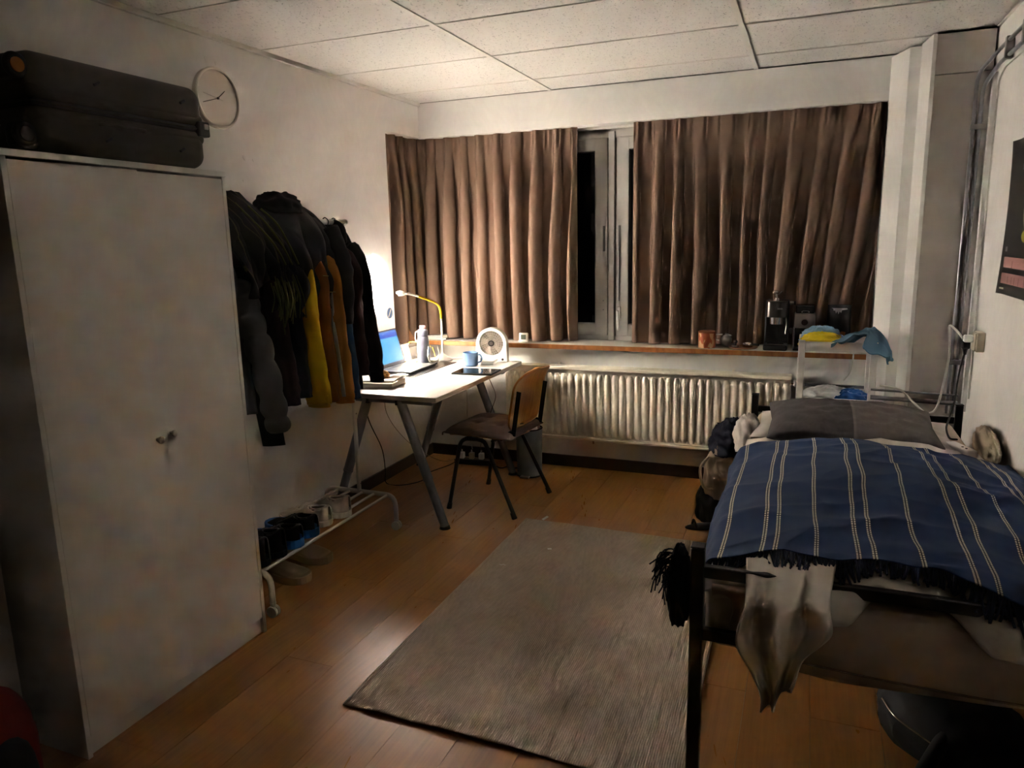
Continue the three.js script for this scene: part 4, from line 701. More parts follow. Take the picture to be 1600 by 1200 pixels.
// ------------------------------------------------------------------ rug
{
  const x0 = 1.115, x1 = 2.212, z0 = 1.005, z1 = 2.742;
  const rm = tex(512, 512, (u, v, i, j) => { const rib = 0.5 + 0.5 * Math.sin(u * Math.PI * 2 * 64); const k = 0.80 + 0.13 * rib + 0.16 * (rnd() - 0.5) + 0.06 * tn(u, v * 0.4, 40, 3) + 0.05 * tn(u, v, 5, 8); return [0.83 * k, 0.755 * k, 0.67 * k]; });
  const rb = tex(512, 512, (u, v, i, j) => 0.45 + 0.35 * Math.sin(u * Math.PI * 2 * 64) * (0.7 + 0.3 * Math.sin(v * Math.PI * 2 * 90)) + 0.3 * (rnd() - 0.5), false);
  rm.repeat.set(2.2, 2.2); rb.repeat.set(2.2, 2.2);
  const hgt = (x, z) => 0.0075 + 0.0045 * (1 - 2.2 * Math.abs(N3(x * 4.5 + 0.3 * z, z * 6.5, 2.2))) * sstep(1.6, 2.5, z + 0.5 * N3(x * 2, z * 2, 1)) + 0.002 * N3(x * 9, z * 3, 7);
  const g = thicken(sheet(110, 170, (u, v) => {
    const x = lerp(x0, x1, u) + 0.012 * (v - 0.5) + 0.006 * N3(3, v * 5, u > 0.5 ? 1 : 2), z = lerp(z0 + 0.03 * u, z1 + 0.02 * u, v) + 0.006 * N3(u * 5, 3, v > 0.5 ? 1 : 2); const e = Math.min(u, 1 - u, v * 1.6, (1 - v) * 1.6);
    return [x, Math.max(0.006, hgt(x, z)) + 0.002 * (1 - sstep(0, 0.02, e)), z];
  }, (u, v) => [u * (x1 - x0), v * (z1 - z0)]), 0.005);
  const r = thing('rug', 'beige grey woven rug lying crumpled on the wooden floor beside the bed', 'rug', [0, 0, 0]);
  part('woven_cloth', g, mat(0xffffff, 0.97, { map: rm, bumpMap: rb, bumpScale: 0.003 }), r);
  part('care_tag', (() => { const t = sheet(6, 4, (u, v) => [u * 0.035, 0.004 + 0.012 * u, v * 0.02]); return thicken(t, -0.0006); })(), M.paper, r, [1.19, 0.001, 0.985], [0, 0.9, 0]);
  single('paper_scrap', rbox(0.02, 0.002, 0.016, 0.0008, 1), M.paper, 'small white paper scrap lying on the rug toward the chair', 'paper', [1.365, 0.0135, 1.36], [0, 0.4, 0]);
  single('thread_scrap', tube([[0, 0, 0], [0.012, 0.001, 0.006], [0.018, 0, -0.006], [0.03, 0.001, 0.004]], 0.0012, 16, 5), M.paper, 'tiny white thread lying on the rug near its long edge', 'thread', [1.20, 0.0125, 1.60]);
}
// ------------------------------------------------------------------ things on the window sill
{
  const S = SILL + 0.0004;
  const tc = thing('thermometer_clock', 'small white square thermometer clock standing alone on the sill', 'thermometer', [0.735, S, 0.025], 0.2);
  part('case', rbox(0.062, 0.060, 0.02, 0.008, 3), M.whitePlastic, tc, [0, 0.030, 0], [-0.12, 0, 0]); part('display', rbox(0.034, 0.032, 0.002, 0.001), mat(0x5d655c, 0.3), tc, [0, 0.032, 0.0105], [-0.12, 0, 0]);
  part('stand', rbox(0.04, 0.006, 0.035, 0.002), M.whitePlastic, tc, [0, 0.003, -0.012]);
  for (let k = 0; k < 3; k++) { const w = 0.20 - 0.02 * k, h = [0.012, 0.010, 0.006][k], y = [0, 0.0124, 0.0228][k]; const b = thing('magazine', ['thick magazine at the bottom of the stack on the sill', 'magazine with a tan cover, middle of the stack on the sill', 'thin grey magazine on top of the stack on the sill'][k], 'magazine', [0.06, S + y, 0.0 - 0.005 * k], 0.15 + 0.2 * k, 'magazines on the sill'); part('pages', span(-w / 2, w / 2, 0.0008, h - 0.0008, -0.065, 0.065), M.paper, b); part('cover', merge([span(-w / 2, w / 2, h - 0.0008, h, -0.066, 0.066), span(-w / 2, w / 2, 0, 0.0008, -0.066, 0.066)]), mat([0x8b8580, 0xb79468, 0x9a9a9e][k], 0.4), b); }
  const fr = thing('wooden_frame', 'wooden triangular stand at the wall end of the sill', 'stand', [-0.075, S, 0.255], 0.5);
  const wd = mat(0x8a5a30, 0.5);
  part('sloping_side', bar([0.0, 0.165, 0], [0.085, 0.0, 0], 0.05, 0.012, [0, 0, 1]), wd, fr); part('sloping_side', bar([-0.004, 0.165, 0], [-0.035, 0.0, 0], 0.05, 0.012, [0, 0, 1]), wd, fr); part('base_board', span(-0.04, 0.09, 0, 0.012, -0.025, 0.025, 0.002), wd, fr);
  part('card', span(-0.015, 0.03, 0.014, 0.12, 0.004, 0.007), mat(0xd9cba8, 0.6), fr);
  const can = thing('orange_canister', 'orange patterned canister with a pale base on the sill', 'canister', [1.922, S, 0.025]);
  const cm = tex(256, 128, (u, v) => { const k = tn(u, v, 14, 2), w = v < 0.25 + 0.16 * tn(u, v, 9, 5); return w ? [0.82, 0.78, 0.72] : k > 0.12 ? [0.80, 0.62, 0.46] : [0.68 + 0.1 * k, 0.33 + 0.1 * k, 0.13]; });
  part('can_body', lathe([[0, 0], [0.050, 0], [0.051, 0.003], [0.051, 0.090], [0.0525, 0.092], [0.0525, 0.096]], 36), mat(0xffffff, 0.5, { map: cm, side: THREE.DoubleSide }), can); part('can_lid', lathe([[0.0528, 0.090], [0.0532, 0.098], [0.046, 0.101], [0, 0.100]], 36), mat(0x8f4a1c, 0.45), can);
  const wp = thing('white_jug', 'small white rounded jug leaning behind the orange canister', 'jug', [2.02, S, -0.01]);
  part('jug_body', lathe([[0, 0], [0.020, 0], [0.030, 0.014], [0.033, 0.034], [0.026, 0.052], [0.018, 0.060], [0.021, 0.068], [0.018, 0.068], [0.015, 0.060], [0, 0.058]], 26), mat(0xc9c4be, 0.5), wp, [0, 0.014, 0], [0, 0, -0.35]); part('jug_handle', tube([[-0.03, 0.04, 0], [-0.052, 0.05, 0], [-0.05, 0.075, 0], [-0.012, 0.078, 0]], 0.004, 20, 8), mat(0xc9c4be, 0.5), wp);
  const tray = thing('round_tray', 'round brown wooden tray on the sill in front of the curtain', 'tray', [2.13, S, -0.005]);
  part('dish', lathe([[0, 0], [0.078, 0], [0.086, 0.008], [0.083, 0.009], [0.076, 0.004], [0, 0.004]], 40), mat(0x8a5126, 0.5), tray);
  const pf = thing('portafilter', 'black handled metal portafilter lying on the round tray', 'portafilter', [2.155, S + 0.005, -0.012], 0.4);
  part('basket', lathe([[0, 0], [0.026, 0], [0.031, 0.006], [0.031, 0.024], [0.028, 0.024], [0.028, 0.008], [0, 0.006]], 26), M.chrome, pf); part('grip', rod([0.03, 0.014, 0], [-0.0 + 0.055, 0.016, 0.03], 0.007, 0.009, 12), M.black, pf);
  const tm = thing('coffee_tamper', 'small metal coffee tamper standing on the round tray', 'tamper', [2.088, S + 0.005, 0.025]);
  part('tamper_base', cyl(0.020, 0.020, 0.014, 22), M.chrome, tm, [0, 0.007, 0]); part('tamper_grip', lathe([[0.006, 0.013], [0.006, 0.022], [0.013, 0.034], [0.010, 0.044], [0, 0.046]], 20), M.black, tm);
  // espresso machine
  const e = thing('espresso_machine', 'slim black espresso machine with a chrome head on the sill', 'coffee machine', [2.312, S, -0.012]);
  const em = mat(0x121111, 0.32);
  part('body', span(-0.066, 0.066, 0.02, 0.285, -0.085, 0.0, 0.012), em, e); part('drip_tray', span(-0.066, 0.066, 0, 0.036, -0.085, 0.098, 0.01), M.black, e);
  part('tray_edge', span(-0.045, 0.045, 0.036, 0.041, 0.045, 0.096, 0.002), M.chrome, e);
  const hs = new THREE.Shape(); hs.moveTo(-0.058, 0); hs.lineTo(-0.058, 0.03); hs.absarc(-0.018, 0.04, 0.04, Math.PI, Math.PI / 2, true); hs.absarc(0.018, 0.04, 0.04, Math.PI / 2, 0, true); hs.lineTo(0.058, 0); hs.closePath();
  const hg = new THREE.ExtrudeGeometry(hs, { depth: 0.085, bevelEnabled: true, bevelSize: 0.002, bevelThickness: 0.003, bevelSegments: 2 }); hg.rotateX(-Math.PI / 2); hg.scale(1, 1, -1); { const id = hg; const p = id.attributes.position; const ix = []; for (let i = 0; i < p.count; i += 3) ix.push(i, i + 2, i + 1); id.setIndex(ix); id.computeVertexNormals(); }
  part('brew_head', hg, mat(0x6a6764, 0.28, { metalness: 1 }), e, [0, 0.195, 0.0]);
  part('head_rim', span(-0.058, 0.058, 0.283, 0.288, -0.01, 0.075, 0.002), M.chrome, e);
  part('group_collar', cyl(0.036, 0.038, 0.04, 28), M.chrome, e, [0, 0.172, 0.042]);
  part('badge', rbox(0.026, 0.008, 0.002, 0.0008), mat(0xd8d4cf, 0.3), e, [0.018, 0.243, 0.0835]);
  part('steam_wand', tube([[0.05, 0.195, 0.03], [0.056, 0.15, 0.045], [0.052, 0.095, 0.055]], 0.004, 20, 8), M.chrome, e);
  const kn = part('steam_knob', cyl(0.016, 0.014, 0.022, 22), M.chrome, e, [0.078, 0.268, -0.03], [0, 0, -Math.PI / 2]); part('knob_grip', cyl(0.010, 0.010, 0.012, 16), M.black, kn, [0, 0.015, 0]);
  const tp = thing('metal_tamper', 'shiny metal tamper standing on top of the espresso machine', 'tamper', [2.31, S + 0.2885, -0.005]);
  part('tamper_base', cyl(0.013, 0.013, 0.010, 20), M.chrome, tp, [0, 0.005, 0]); part('tamper_stem', cyl(0.006, 0.007, 0.028, 14), M.chrome, tp, [-0.004, 0.023, 0], [0, 0, 0.2]); part('tamper_head', lathe([[0.008, 0], [0.016, 0.004], [0.019, 0.014], [0.012, 0.02], [0, 0.018]], 20), M.chrome, tp, [-0.008, 0.034, 0], [0, 0, 0.2]); part('lever', rod([0.004, 0.03, 0], [0.026, 0.05, 0.004], 0.004, 0.006, 10), M.chrome, tp);
  const gr = thing('coffee_grinder', 'grey fronted coffee grinder with a round dial beside the espresso machine', 'grinder', [2.465, S, -0.01]);
  part('body', span(-0.056, 0.056, 0.13, 0.215, -0.06, 0.055, 0.005), mat(0x77726f, 0.45), gr); part('stand_back', span(-0.056, 0.056, 0.012, 0.13, -0.06, -0.02, 0.004), M.black, gr); part('frame_edge', merge([span(-0.058, -0.052, 0, 0.13, -0.06, 0.055, 0.002), span(0.052, 0.058, 0, 0.13, -0.06, 0.055, 0.002)]), mat(0x77726f, 0.45), gr); part('base', span(-0.056, 0.056, 0, 0.014, -0.06, 0.06, 0.004), M.black, gr); part('hopper', span(-0.05, 0.05, 0.215, 0.262, -0.055, 0.05, 0.008), mat(0x18171b, 0.25), gr);
  part('dial', cyl(0.018, 0.017, 0.012, 26), mat(0x2c1c18, 0.45), gr, [0, 0.165, 0.06], [Math.PI / 2, 0, 0]); part('hopper_ring', (() => { const g = new THREE.TorusGeometry(0.02, 0.0025, 8, 26); g.scale(1, 0.35, 1); return g; })(), M.chrome, gr, [0.002, 0.224, 0.052]);
  // black bag of coffee with white drips and orange print
  const cb = thing('coffee_bag', 'black coffee bag with white drips and orange print by the boxed corner', 'bag', [2.645, S, -0.015]);
  const cbt = canvasTex(256, 512, (c, w, h) => { c.fillStyle = '#141316'; c.fillRect(0, 0, w, h); c.fillStyle = '#c9c4c6'; c.beginPath(); c.moveTo(40, 34); for (const [x, y] of [[60, 40], [66, 62], [80, 58], [92, 92], [104, 66], [118, 100], [130, 70], [146, 84], [156, 54], [216, 48], [210, 34]]) c.lineTo(x, y); c.closePath(); c.fill(); c.fillStyle = '#b06a2a'; c.beginPath(); c.moveTo(50, 300); for (const [x, y] of [[90, 286], [100, 300], [150, 300], [160, 286], [206, 296], [196, 330], [160, 336], [140, 372], [116, 372], [96, 336], [60, 334]]) c.lineTo(x, y); c.closePath(); c.fill(); });
  const bagG = (dz) => sheet(16, 20, (u, v) => { const x = (u - 0.5) * 0.13, k = Math.pow(Math.sin(Math.PI * u), 0.5) * (1 - 0.75 * sstep(0.72, 1, v)); return [x * (1 - 0.05 * v), v * 0.262, dz * (0.006 + 0.034 * k) + 0.003 * N3(u * 4, v * 5, dz)]; });
  const bf = bagG(1), bb = bagG(-1); { const id = bf.index.array; for (let i = 0; i < id.length; i += 3) { const t = id[i]; id[i] = id[i + 1]; id[i + 1] = t; } bf.computeVertexNormals(); }
  part('bag_front', bf, mat(0xffffff, 0.45, { map: cbt, side: THREE.DoubleSide }), cb); part('bag_back', bb, mat(0x141316, 0.45, { side: THREE.DoubleSide }), cb);
}
single('round_sticker', (() => { const g = cyl(0.036, 0.036, 0.0012, 36); g.rotateZ(-Math.PI / 2); return g; })(), mat(0x33507c, 0.5), 'round blue sticker on the left wall above the laptop', 'sticker', [0.0008, 1.063, 0.490]);
{ const s = scene.children[scene.children.length - 1]; part('sticker_stripe', rbox(0.0006, 0.056, 0.006, 0.0002, 1), mat(0xcfc8bb, 0.5), s, [0.0008, 0, 0], [-0.6, 0, 0]); const g = new THREE.TorusGeometry(0.0345, 0.0016, 6, 40); g.rotateY(Math.PI / 2); part('sticker_rim', g, mat(0xc9c2b4, 0.5), s, [0.0004, 0, 0]); }
// ------------------------------------------------------------------ white trolley
{
  const X0 = 2.442, X1 = 2.822, Z0 = 0.135, Z1 = 0.42, TY = 0.948;
  const c = thing('trolley', 'white three-tier trolley between the window sill and the bed head', 'trolley', [X0, 0, Z0]); const W = X1 - X0, D = Z1 - Z0, wm = mat(0xdfdcd8, 0.42);
  for (const x of [0, W - 0.034]) for (const z of [0, D - 0.03]) part('post', span(x, x + 0.034, 0.05, TY, z, z + 0.03, 0.006), wm, c);
  for (const y of [0.29, 0.592, 0.892]) { part('tray', merge([span(0.008, W - 0.008, y, y + 0.006, 0.006, D - 0.006), span(0.034, W - 0.034, y, y + 0.05, D - 0.016, D - 0.008, 0.002), span(0.034, W - 0.034, y, y + 0.05, 0.008, 0.016, 0.002), span(0.006, 0.014, y, y + 0.05, 0.03, D - 0.03, 0.002), span(W - 0.014, W - 0.006, y, y + 0.05, 0.03, D - 0.03, 0.002)]), wm, c); }
  for (const x of [0.017, W - 0.017]) for (const z of [0.015, D - 0.015]) part('castor', (() => { const g = cyl(0.024, 0.024, 0.018, 18); g.rotateZ(Math.PI / 2); return g; })(), M.blackPlastic, c, [x, 0.0245, z]);
  const Y = 0.8985, y2 = 0.5985;
  const crumple = (w, d, h, seed, f = 9) => thicken(sheet(40, 34, (u, v) => { const e = Math.pow(Math.sin(Math.PI * u) * Math.sin(Math.PI * v), 0.45); return [(u - 0.5) * w, 0.004 + h * e * (0.72 + 0.7 * N3(u * f * 0.45 + seed, v * f * 0.45, seed)) + 0.006 * (1 - 2 * Math.abs(N3(u * f, v * f, seed))) * e, (v - 0.5) * d]; }), 0.003);
  const flip = g => { const id = g.index.array; for (let i = 0; i < id.length; i += 3) { const t = id[i]; id[i] = id[i + 1]; id[i + 1] = t; } g.computeVertexNormals(); return g; };
  single('yellow_packet', lump(0.105, 0.082, 0.048, 0.18, 3.0, 3, 50), mat(0xd8bd0c, 0.4), 'yellow plastic packet on the top tray of the trolley', 'packet', [2.56, Y, 0.335]);
  single('blue_packet', lump(0.100, 0.098, 0.05, 0.2, 3.0, 11, 44), mat(0x7fa6d2, 0.4), 'pale blue plastic packet behind the yellow one on the trolley', 'packet', [2.555, Y, 0.235]);
  { // towel hanging over the corner of the top tray
    const prof = curvePts([[2.60, 0.918, 0.36], [2.66, 0.952, 0.375], [2.73, 0.985, 0.37], [2.79, 0.995, 0.37], [2.842, 0.968, 0.375], [2.868, 0.90, 0.385], [2.878, 0.845, 0.40]], 60);
    const g = thicken(sheet(60, 40, (u, v) => { const p = prof[Math.round(u * 60)], q = (v - 0.5), n = 0.019 * (1 - 2.6 * Math.abs(N3(u * 5, v * 3.4, 6))) + 0.012 * N3(u * 9, v * 7, 2); const w = 0.15 * (1 - 0.45 * u); const hang = sstep(0.80, 1, v) * sstep(0.45, 0.56, u) * sstep(0.95, 0.6, u); return [p.x + 0.02 * N3(u * 3, v * 4, 3) - 0.05 * hang, p.y + n - 0.085 * hang - 0.03 * sstep(0.2, 0, v), p.z + q * w + 0.05 * hang]; }), 0.005);
    single('blue_towel', g, cloth(0x5c83a3, { rep: 6 }), 'blue grey towel hanging over the corner of the trolley top', 'towel');
  }
  single('plastic_bag', lump(0.13, 0.085, 0.09, 0.16, 2.4, 21, 50), mat(0xd3d6d8, 0.3), 'crumpled white plastic bag on the middle tray of the trolley', 'bag', [2.60, y2, 0.30]);
  single('blue_bag', lump(0.085, 0.075, 0.055, 0.2, 2.6, 31, 44), mat(0x1d62b4, 0.35), 'bright blue plastic bag on the middle tray of the trolley', 'bag', [2.715, y2 + 0.006, 0.345]);
  const ch = thing('charger', 'white charger plug with a hanging cord under the trolley top', 'charger', [2.725, SILL + 0.02, 0.125]);
  part('plug', rbox(0.036, 0.03, 0.03, 0.005), M.whitePlastic, ch, [0, 0, 0]); part('cord', tube([[0, -0.012, 0.006], [-0.004, -0.07, 0.03], [-0.018, -0.12, 0.05], [-0.045, -0.155, 0.07]], 0.004, 30, 8), M.cableWhite, ch);
}
// ------------------------------------------------------------------ bed
const BX0 = 2.25, BX1 = 3.165, BZ0 = 0.63, BZ1 = 2.737;
{
  const b = thing('bed_frame', 'black steel single bed frame along the right wall', 'bed', [0, 0, 0]);
  for (const [z, h] of [[BZ1, 0.715], [BZ0, 0.688]]) for (const x of [BX0, BX1]) { const p = part('post', span(x - 0.017, x + 0.017, 0.0, h, z - 0.017, z + 0.017, 0.005), M.blackSteel, b); part('post_cap', span(x - 0.018, x + 0.018, h, h + 0.006, z - 0.018, z + 0.018, 0.003), M.blackPlastic, p); }
  for (const [z, ys] of [[BZ1, [0.652, 0.478]], [BZ0, [0.615, 0.40]]]) for (const y of ys) part('end_rail', span(BX0 + 0.015, BX1 - 0.015, y - 0.016, y + 0.016, z - 0.011, z + 0.011, 0.004), M.blackSteel, b);
  for (const x of [BX0, BX1]) part('side_rail', span(x - 0.012, x + 0.012, 0.37, 0.42, BZ0 + 0.015, BZ1 - 0.015, 0.004), M.blackSteel, b);
  for (let k = 0; k < 13; k++) { const z = BZ0 + 0.12 + k * 0.155; part('slat', span(BX0 + 0.012, BX1 - 0.012, 0.405, 0.420, z - 0.03, z + 0.03, 0.003), mat(0x9a7f5c, 0.6), b); }
}
{
  const m = thing('mattress', 'cream mattress sagging at the foot of the black bed', 'mattress', [0, 0, 0]);
  const mm = cloth(0xb9a58e, { rep: 20 });
  const mg = new RoundedBoxGeometry(0.88, 0.19, 2.07, 8, 0.045); const p = mg.attributes.position; for (let i = 0; i < p.count; i++) { const x = p.getX(i), y = p.getY(i), z = p.getZ(i); p.setXYZ(i, x, y + (y < 0 ? -0.012 * sstep(0.8, 1.035, z) * (0.5 + Math.cos(x * 5)) : 0.01 * N3(x * 4, z * 4, 2)), z + 0.012 * N3(x * 5, y * 10, 8)); } mg.computeVertexNormals();
  part('core', mg, mm, m, [2.705, 0.517, 1.68]);
  // fitted sheet bulging over the lower foot rail
  const sh = thicken(sheet(90, 26, (u, v) => { const x = lerp(2.285, 3.14, u); const s = [[2.66, 0.622], [2.735, 0.606], [2.764, 0.56], [2.768, 0.50], [2.752, 0.445], [2.70, 0.415]]; const f = v * 5, i = Math.min(4, Math.floor(f)), k = f - i; const left = sstep(0.16, 0.02, u), z = lerp(s[i][0], s[i + 1][0], k) - 0.062 * left * sstep(0.1, 0.5, v), sag = 0.02 * Math.sin(u * Math.PI) * v; return [x, lerp(s[i][1], s[i + 1][1], k) - sag + 0.012 * N3(x * 4, v * 2, 3) * v, z + 0.010 * N3(x * 5 + v, v * 4, 1)]; }), 0.004);
  part('fitted_sheet', sh, cloth(0xb39d86, { rep: 10 }), m);
  part('piping', tube(Array.from({ length: 12 }, (_, i) => { const u = i / 11, x = lerp(2.42, 3.14, u); return [x, 0.468 - 0.012 * Math.sin(u * 3) - 0.006 * u, 2.772]; }), 0.0028, 60, 6), mat(0x6b5642, 0.8), m);
}
const bedTop = (x, z) => { const e = clamp((x - 2.235) / 0.98, 0, 1), crown = Math.pow(Math.sin(Math.PI * clamp(e, 0.02, 0.98)), 0.55); const zz = sstep(1.25, 1.8, z); return 0.615 + 0.085 * crown * (0.62 + 0.38 * zz) + 0.035 * crown * Math.exp(-Math.pow((z - 2.05) / 0.4, 2)) + 0.018 * N3(x * 3.2, z * 2.6, 5) + 0.012 * (1 - 2 * Math.abs(N3(x * 5 + z, z * 4, 9))) - 0.02 * sstep(2.9, 3.2, x); };
// the rounded foot edge of the duvet, k from 0 (top) to 1 (tucked below)
const duvetEdge = (x, k) => {
  const a = k * 2.5, yb = bedTop(x, 2.655) - 0.014, cov = Math.max(sstep(2.36, 2.43, x) * sstep(2.68, 2.60, x), sstep(2.80, 2.90, x)), R = 0.036 + 0.012 * N3(x * 5, 1, 2) + 0.030 * cov, out = 0.045 + 0.065 * cov + 0.02 * N3(x * 7, 2, 5);
  return [x, yb - R * (1 - Math.cos(a)) + 0.008 * N3(x * 14, k * 4, 3) * sstep(0, 0.2, k), 2.655 + (R * 0.4 + out) * Math.sin(a * 0.72) + 0.012 * N3(x * 16, k * 3, 8) * sstep(0, 0.2, k)];
};
{
  const d = thing('duvet', 'white duvet bulging out below the blue blanket at the bed foot', 'duvet', [0, 0, 0]);
  const dm = cloth(0xded5c9, { rep: 10 });
  part('duvet_cover', thicken(sheet(110, 90, (u, v) => {
    const x = lerp(2.262, 3.2, u);
    if (v < 0.6) { const z = lerp(1.28, 2.655, v / 0.6); return [x, bedTop(x, z) - 0.014, z]; }
    return duvetEdge(x, (v - 0.6) / 0.4);
  }), 0.006), dm, d);
  // loose corner of the cover hanging down over the rails
  const tail = thicken(sheet(46, 60, (u, v) => {
    const cx = lerp(2.475, 2.468, v) - 0.03 * v, w = lerp(0.235, 0.20, sstep(0, 0.35, v)) * (1 - 0.72 * sstep(0.42, 1.0, v)), a = (u - 0.5) * 2;
    const over = sstep(0, 0.22, v), hv = Math.max(0, v - 0.12) / 0.88, y = lerp(bedTop(cx + a * w * 0.5, 2.64) - 0.004, lerp(0.69, 0.39, hv), over) - 0.03 * (1 - Math.abs(a)) * v + 0.05 * a * v; const fold = 0.020 * Math.cos(a * 6.5 + 1.2 * v) * sstep(0.05, 0.4, v) + 0.016 * N3(a * 3, v * 4, 7);
    return [cx + a * w * 0.5 + 0.02 * N3(a, v * 3, 4) + 0.015 * v, y, 2.60 + 0.232 * sstep(0, 0.30, v) + fold * over - 0.02 * sstep(0.4, 1, v)];
  }), 0.005);
  part('loose_corner', tail, dm, d);
}
{
  const b = thing('blue_blanket', 'navy blanket with white stitched stripes and a fringe on the bed', 'blanket', [0, 0, 0]);
  const X0 = 2.228, X1 = 3.212, WT = X1 - X0, singles = [2.292, 2.527, 2.764, 3.008], pairs = [2.396, 2.429, 2.625, 2.661, 2.872, 2.913, 3.11, 3.145];
  const TW = 2048, TH = 128;
  const map = tex(TW, TH, (u, v, i, j) => {
    const x = X0 + u * WT, n = 0.022 * (rnd() - 0.5) + 0.012 * Math.sin(i * 1.6) * Math.cos(j * 1.6); let c = [0.06 + n, 0.185 + n, 0.36 + n];
    for (const sx of [...singles, ...pairs]) { const d = Math.abs(x - sx); if (d < 0.0062) { const row = d > 0.0014 && d < 0.0055, ph = (v * 6) % 1; c = row && ph > 0.30 ? [0.80, 0.78, 0.72] : [0.10, 0.12, 0.17]; } }
    return c;
  }); map.wrapS = THREE.ClampToEdgeWrapping; map.repeat.set(1, 1);
  const bm = mat(0xffffff, 0.92, { map, sheen: 0.2, sheenRoughness: 0.7 });
  const kEnd = x => 0.10 + 0.05 * N3(x * 6, 0, 3) - 0.10 * Math.exp(-Math.pow((x - 2.42) / 0.06, 2)) + 0.30 * sstep(2.62, 3.1, x);
  const headZ = x => 1.44 + 0.04 * N3(x * 3, 1, 7) + 0.09 * sstep(2.55, 2.9, x) - 0.12 * sstep(2.9, 3.15, x) + 0.10 * sstep(2.4, 2.25, x);
  const surf = (u, v) => {
    const x = lerp(X0, X1, u), drop = 0.07 * Math.pow(sstep(0.05, 0, u), 1.5);
    if (v > 0.9) { const k = (v - 0.9) / 0.1 * Math.max(0.01, kEnd(x)), p = duvetEdge(clamp(x, 2.264, 3.198), k); return [x + 0.013 * N3(x * 2.2, 2.655 * 2.4, 12) + 0.006 * N3(x * 6, 2.655 * 5, 4), p[1] + 0.018 - drop, p[2] + 0.006 * k * 4]; }
    const z = lerp(headZ(x), 2.655, v / 0.9), f = sstep(2.655, 2.55, z); const wob = 0.013 * N3(x * 2.2, z * 2.4, 12) + 0.006 * N3(x * 6, z * 5, 4); const fold = 0.006 * (1 - 2.4 * Math.abs(N3(x * 4.2 + 1.7 * z, z * 7, 2))) + 0.003 * N3(x * 18, z * 14, 6);
    return [x + wob, bedTop(x, z) + fold * f + 0.004 - drop, z];
  };
  part('woven_cloth', thicken(sheet(190, 190, surf, (u, v) => [u, v * 1.3 / 0.06]), -0.004), bm, b);
  const fm = mat(0x101a2c, 0.95), fr = [];
  for (let k = 0; k < 210; k++) {
    const u = (k + rnd() * 0.7) / 210, p = surf(u, 0.997), x = p[0], dx = rr(-0.02, 0.02), k0 = Math.max(0.01, kEnd(lerp(X0, X1, u))), l = rr(0.14, 0.30);
    const at = (xx, q) => { const e = duvetEdge(clamp(xx, 2.264, 3.198), q); return [xx, e[1] + 0.006, e[2] + 0.007]; };
    fr.push(tube([p, at(x + dx * 0.5, k0 + l * 0.5), at(x + dx, k0 + l)], 0.0034, 8, 5));
  }
  const f = part('fringe', merge(fr), fm, b); f.userData.kind = 'stuff';
  // corner bunched up outside the bed post
  part('bunched_corner', (() => { const g = lump(0.030, 0.215, 0.045, 0.14, 2.2, 5, 40, 0.9); return g; })(), bm.clone(), b, [2.199, 0.475, 2.70]);
  b.children[b.children.length - 1].material.map = null; b.children[b.children.length - 1].material.color = new THREE.Color(0x131c2c);
  const tf = []; for (let k = 0; k < 46; k++) { const y = rr(0.60, 0.69), z = 2.70 + rr(-0.03, 0.04), x = 2.19 + rr(-0.02, 0.012); tf.push(tube([[x, y, z], [x - rr(0.01, 0.035), y - rr(0.0, 0.02), z + rr(-0.01, 0.03)], [x - rr(0.02, 0.045), y - rr(0.02, 0.07), z + rr(-0.01, 0.03)]], 0.002, 7, 5)); }
  const t2 = part('fringe', merge(tf), fm, b); t2.userData.kind = 'stuff';
}
function pillow(name, label, w, h, d, m, pos, rot, seed) {
  const f = s => sheet(44, 34, (u, v) => { const a = (u - 0.5) * 2, c = (v - 0.5) * 2, e = Math.pow(Math.max(0, (1 - Math.pow(Math.abs(a), 2.6)) * (1 - Math.pow(Math.abs(c), 2.6))), 0.5); const pin = 1 - 0.07 * (1 - Math.abs(a)) * Math.abs(c) - 0.05 * Math.abs(a) * (1 - Math.abs(c)); return [a * w / 2 * pin, s * h / 2 * e * (1 + 0.12 * N3(a * 2, c * 2, seed + s)) + 0.010 * (1 - 2.2 * Math.abs(N3(a * 3 + seed, c * 3, s))) * e, c * d / 2 * pin]; });
  const top = f(1), bot = f(-1); const id = bot.index.array; for (let i = 0; i < id.length; i += 3) { const t = id[i]; id[i] = id[i + 1]; id[i + 1] = t; } bot.computeVertexNormals();
  return single(name, merge([top, bot]), m, label, 'pillow', pos, rot);
}
{
  const pt = tex(256, 64, (u, v) => { const n = 0.02 * tn(u, v, 50, 3); return u < 0.50 ? [0.30 + n, 0.285 + n, 0.285 + n] : u < 0.515 ? [0.44, 0.41, 0.40] : [0.41 + n, 0.38 + n, 0.37 + n]; });
  pillow('grey_pillow', 'dark grey two-tone pillow lying at the head of the bed', 0.68, 0.145, 0.46, mat(0xffffff, 0.93, { map: pt, sheen: 0.2 }), [2.675, 0.672, 1.10], [0.13, 0.03, -0.02], 3);
  pillow('white_pillow', 'white pillow squashed flat under the dark grey pillow', 0.80, 0.085, 0.48, cloth(0xd0c8c2, { rep: 8 }), [2.68, 0.630, 1.03], [0.02, -0.05, 0], 9);
  single('beige_cloth', lump(0.034, 0.09, 0.16, 0.16, 2.2, 12, 40), cloth(0xb3a48f, { rep: 6 }), 'crumpled beige cloth pushed against the right wall on the bed', 'cloth', [3.178, 0.612, 1.17]);
  const so = thing('extension_socket', 'white extension socket lying on the bed beside the pillow', 'socket', [3.075, 0.60, 1.23], 0.4);
  part('block', rbox(0.055, 0.045, 0.15, 0.008), M.whitePlastic, so, [0, 0.0225, 0]); for (const z of [-0.012, 0.012]) part('socket_hole', cyl(0.0045, 0.0045, 0.003, 12), M.black, so, [0, 0.0452, z + 0.03]);
}
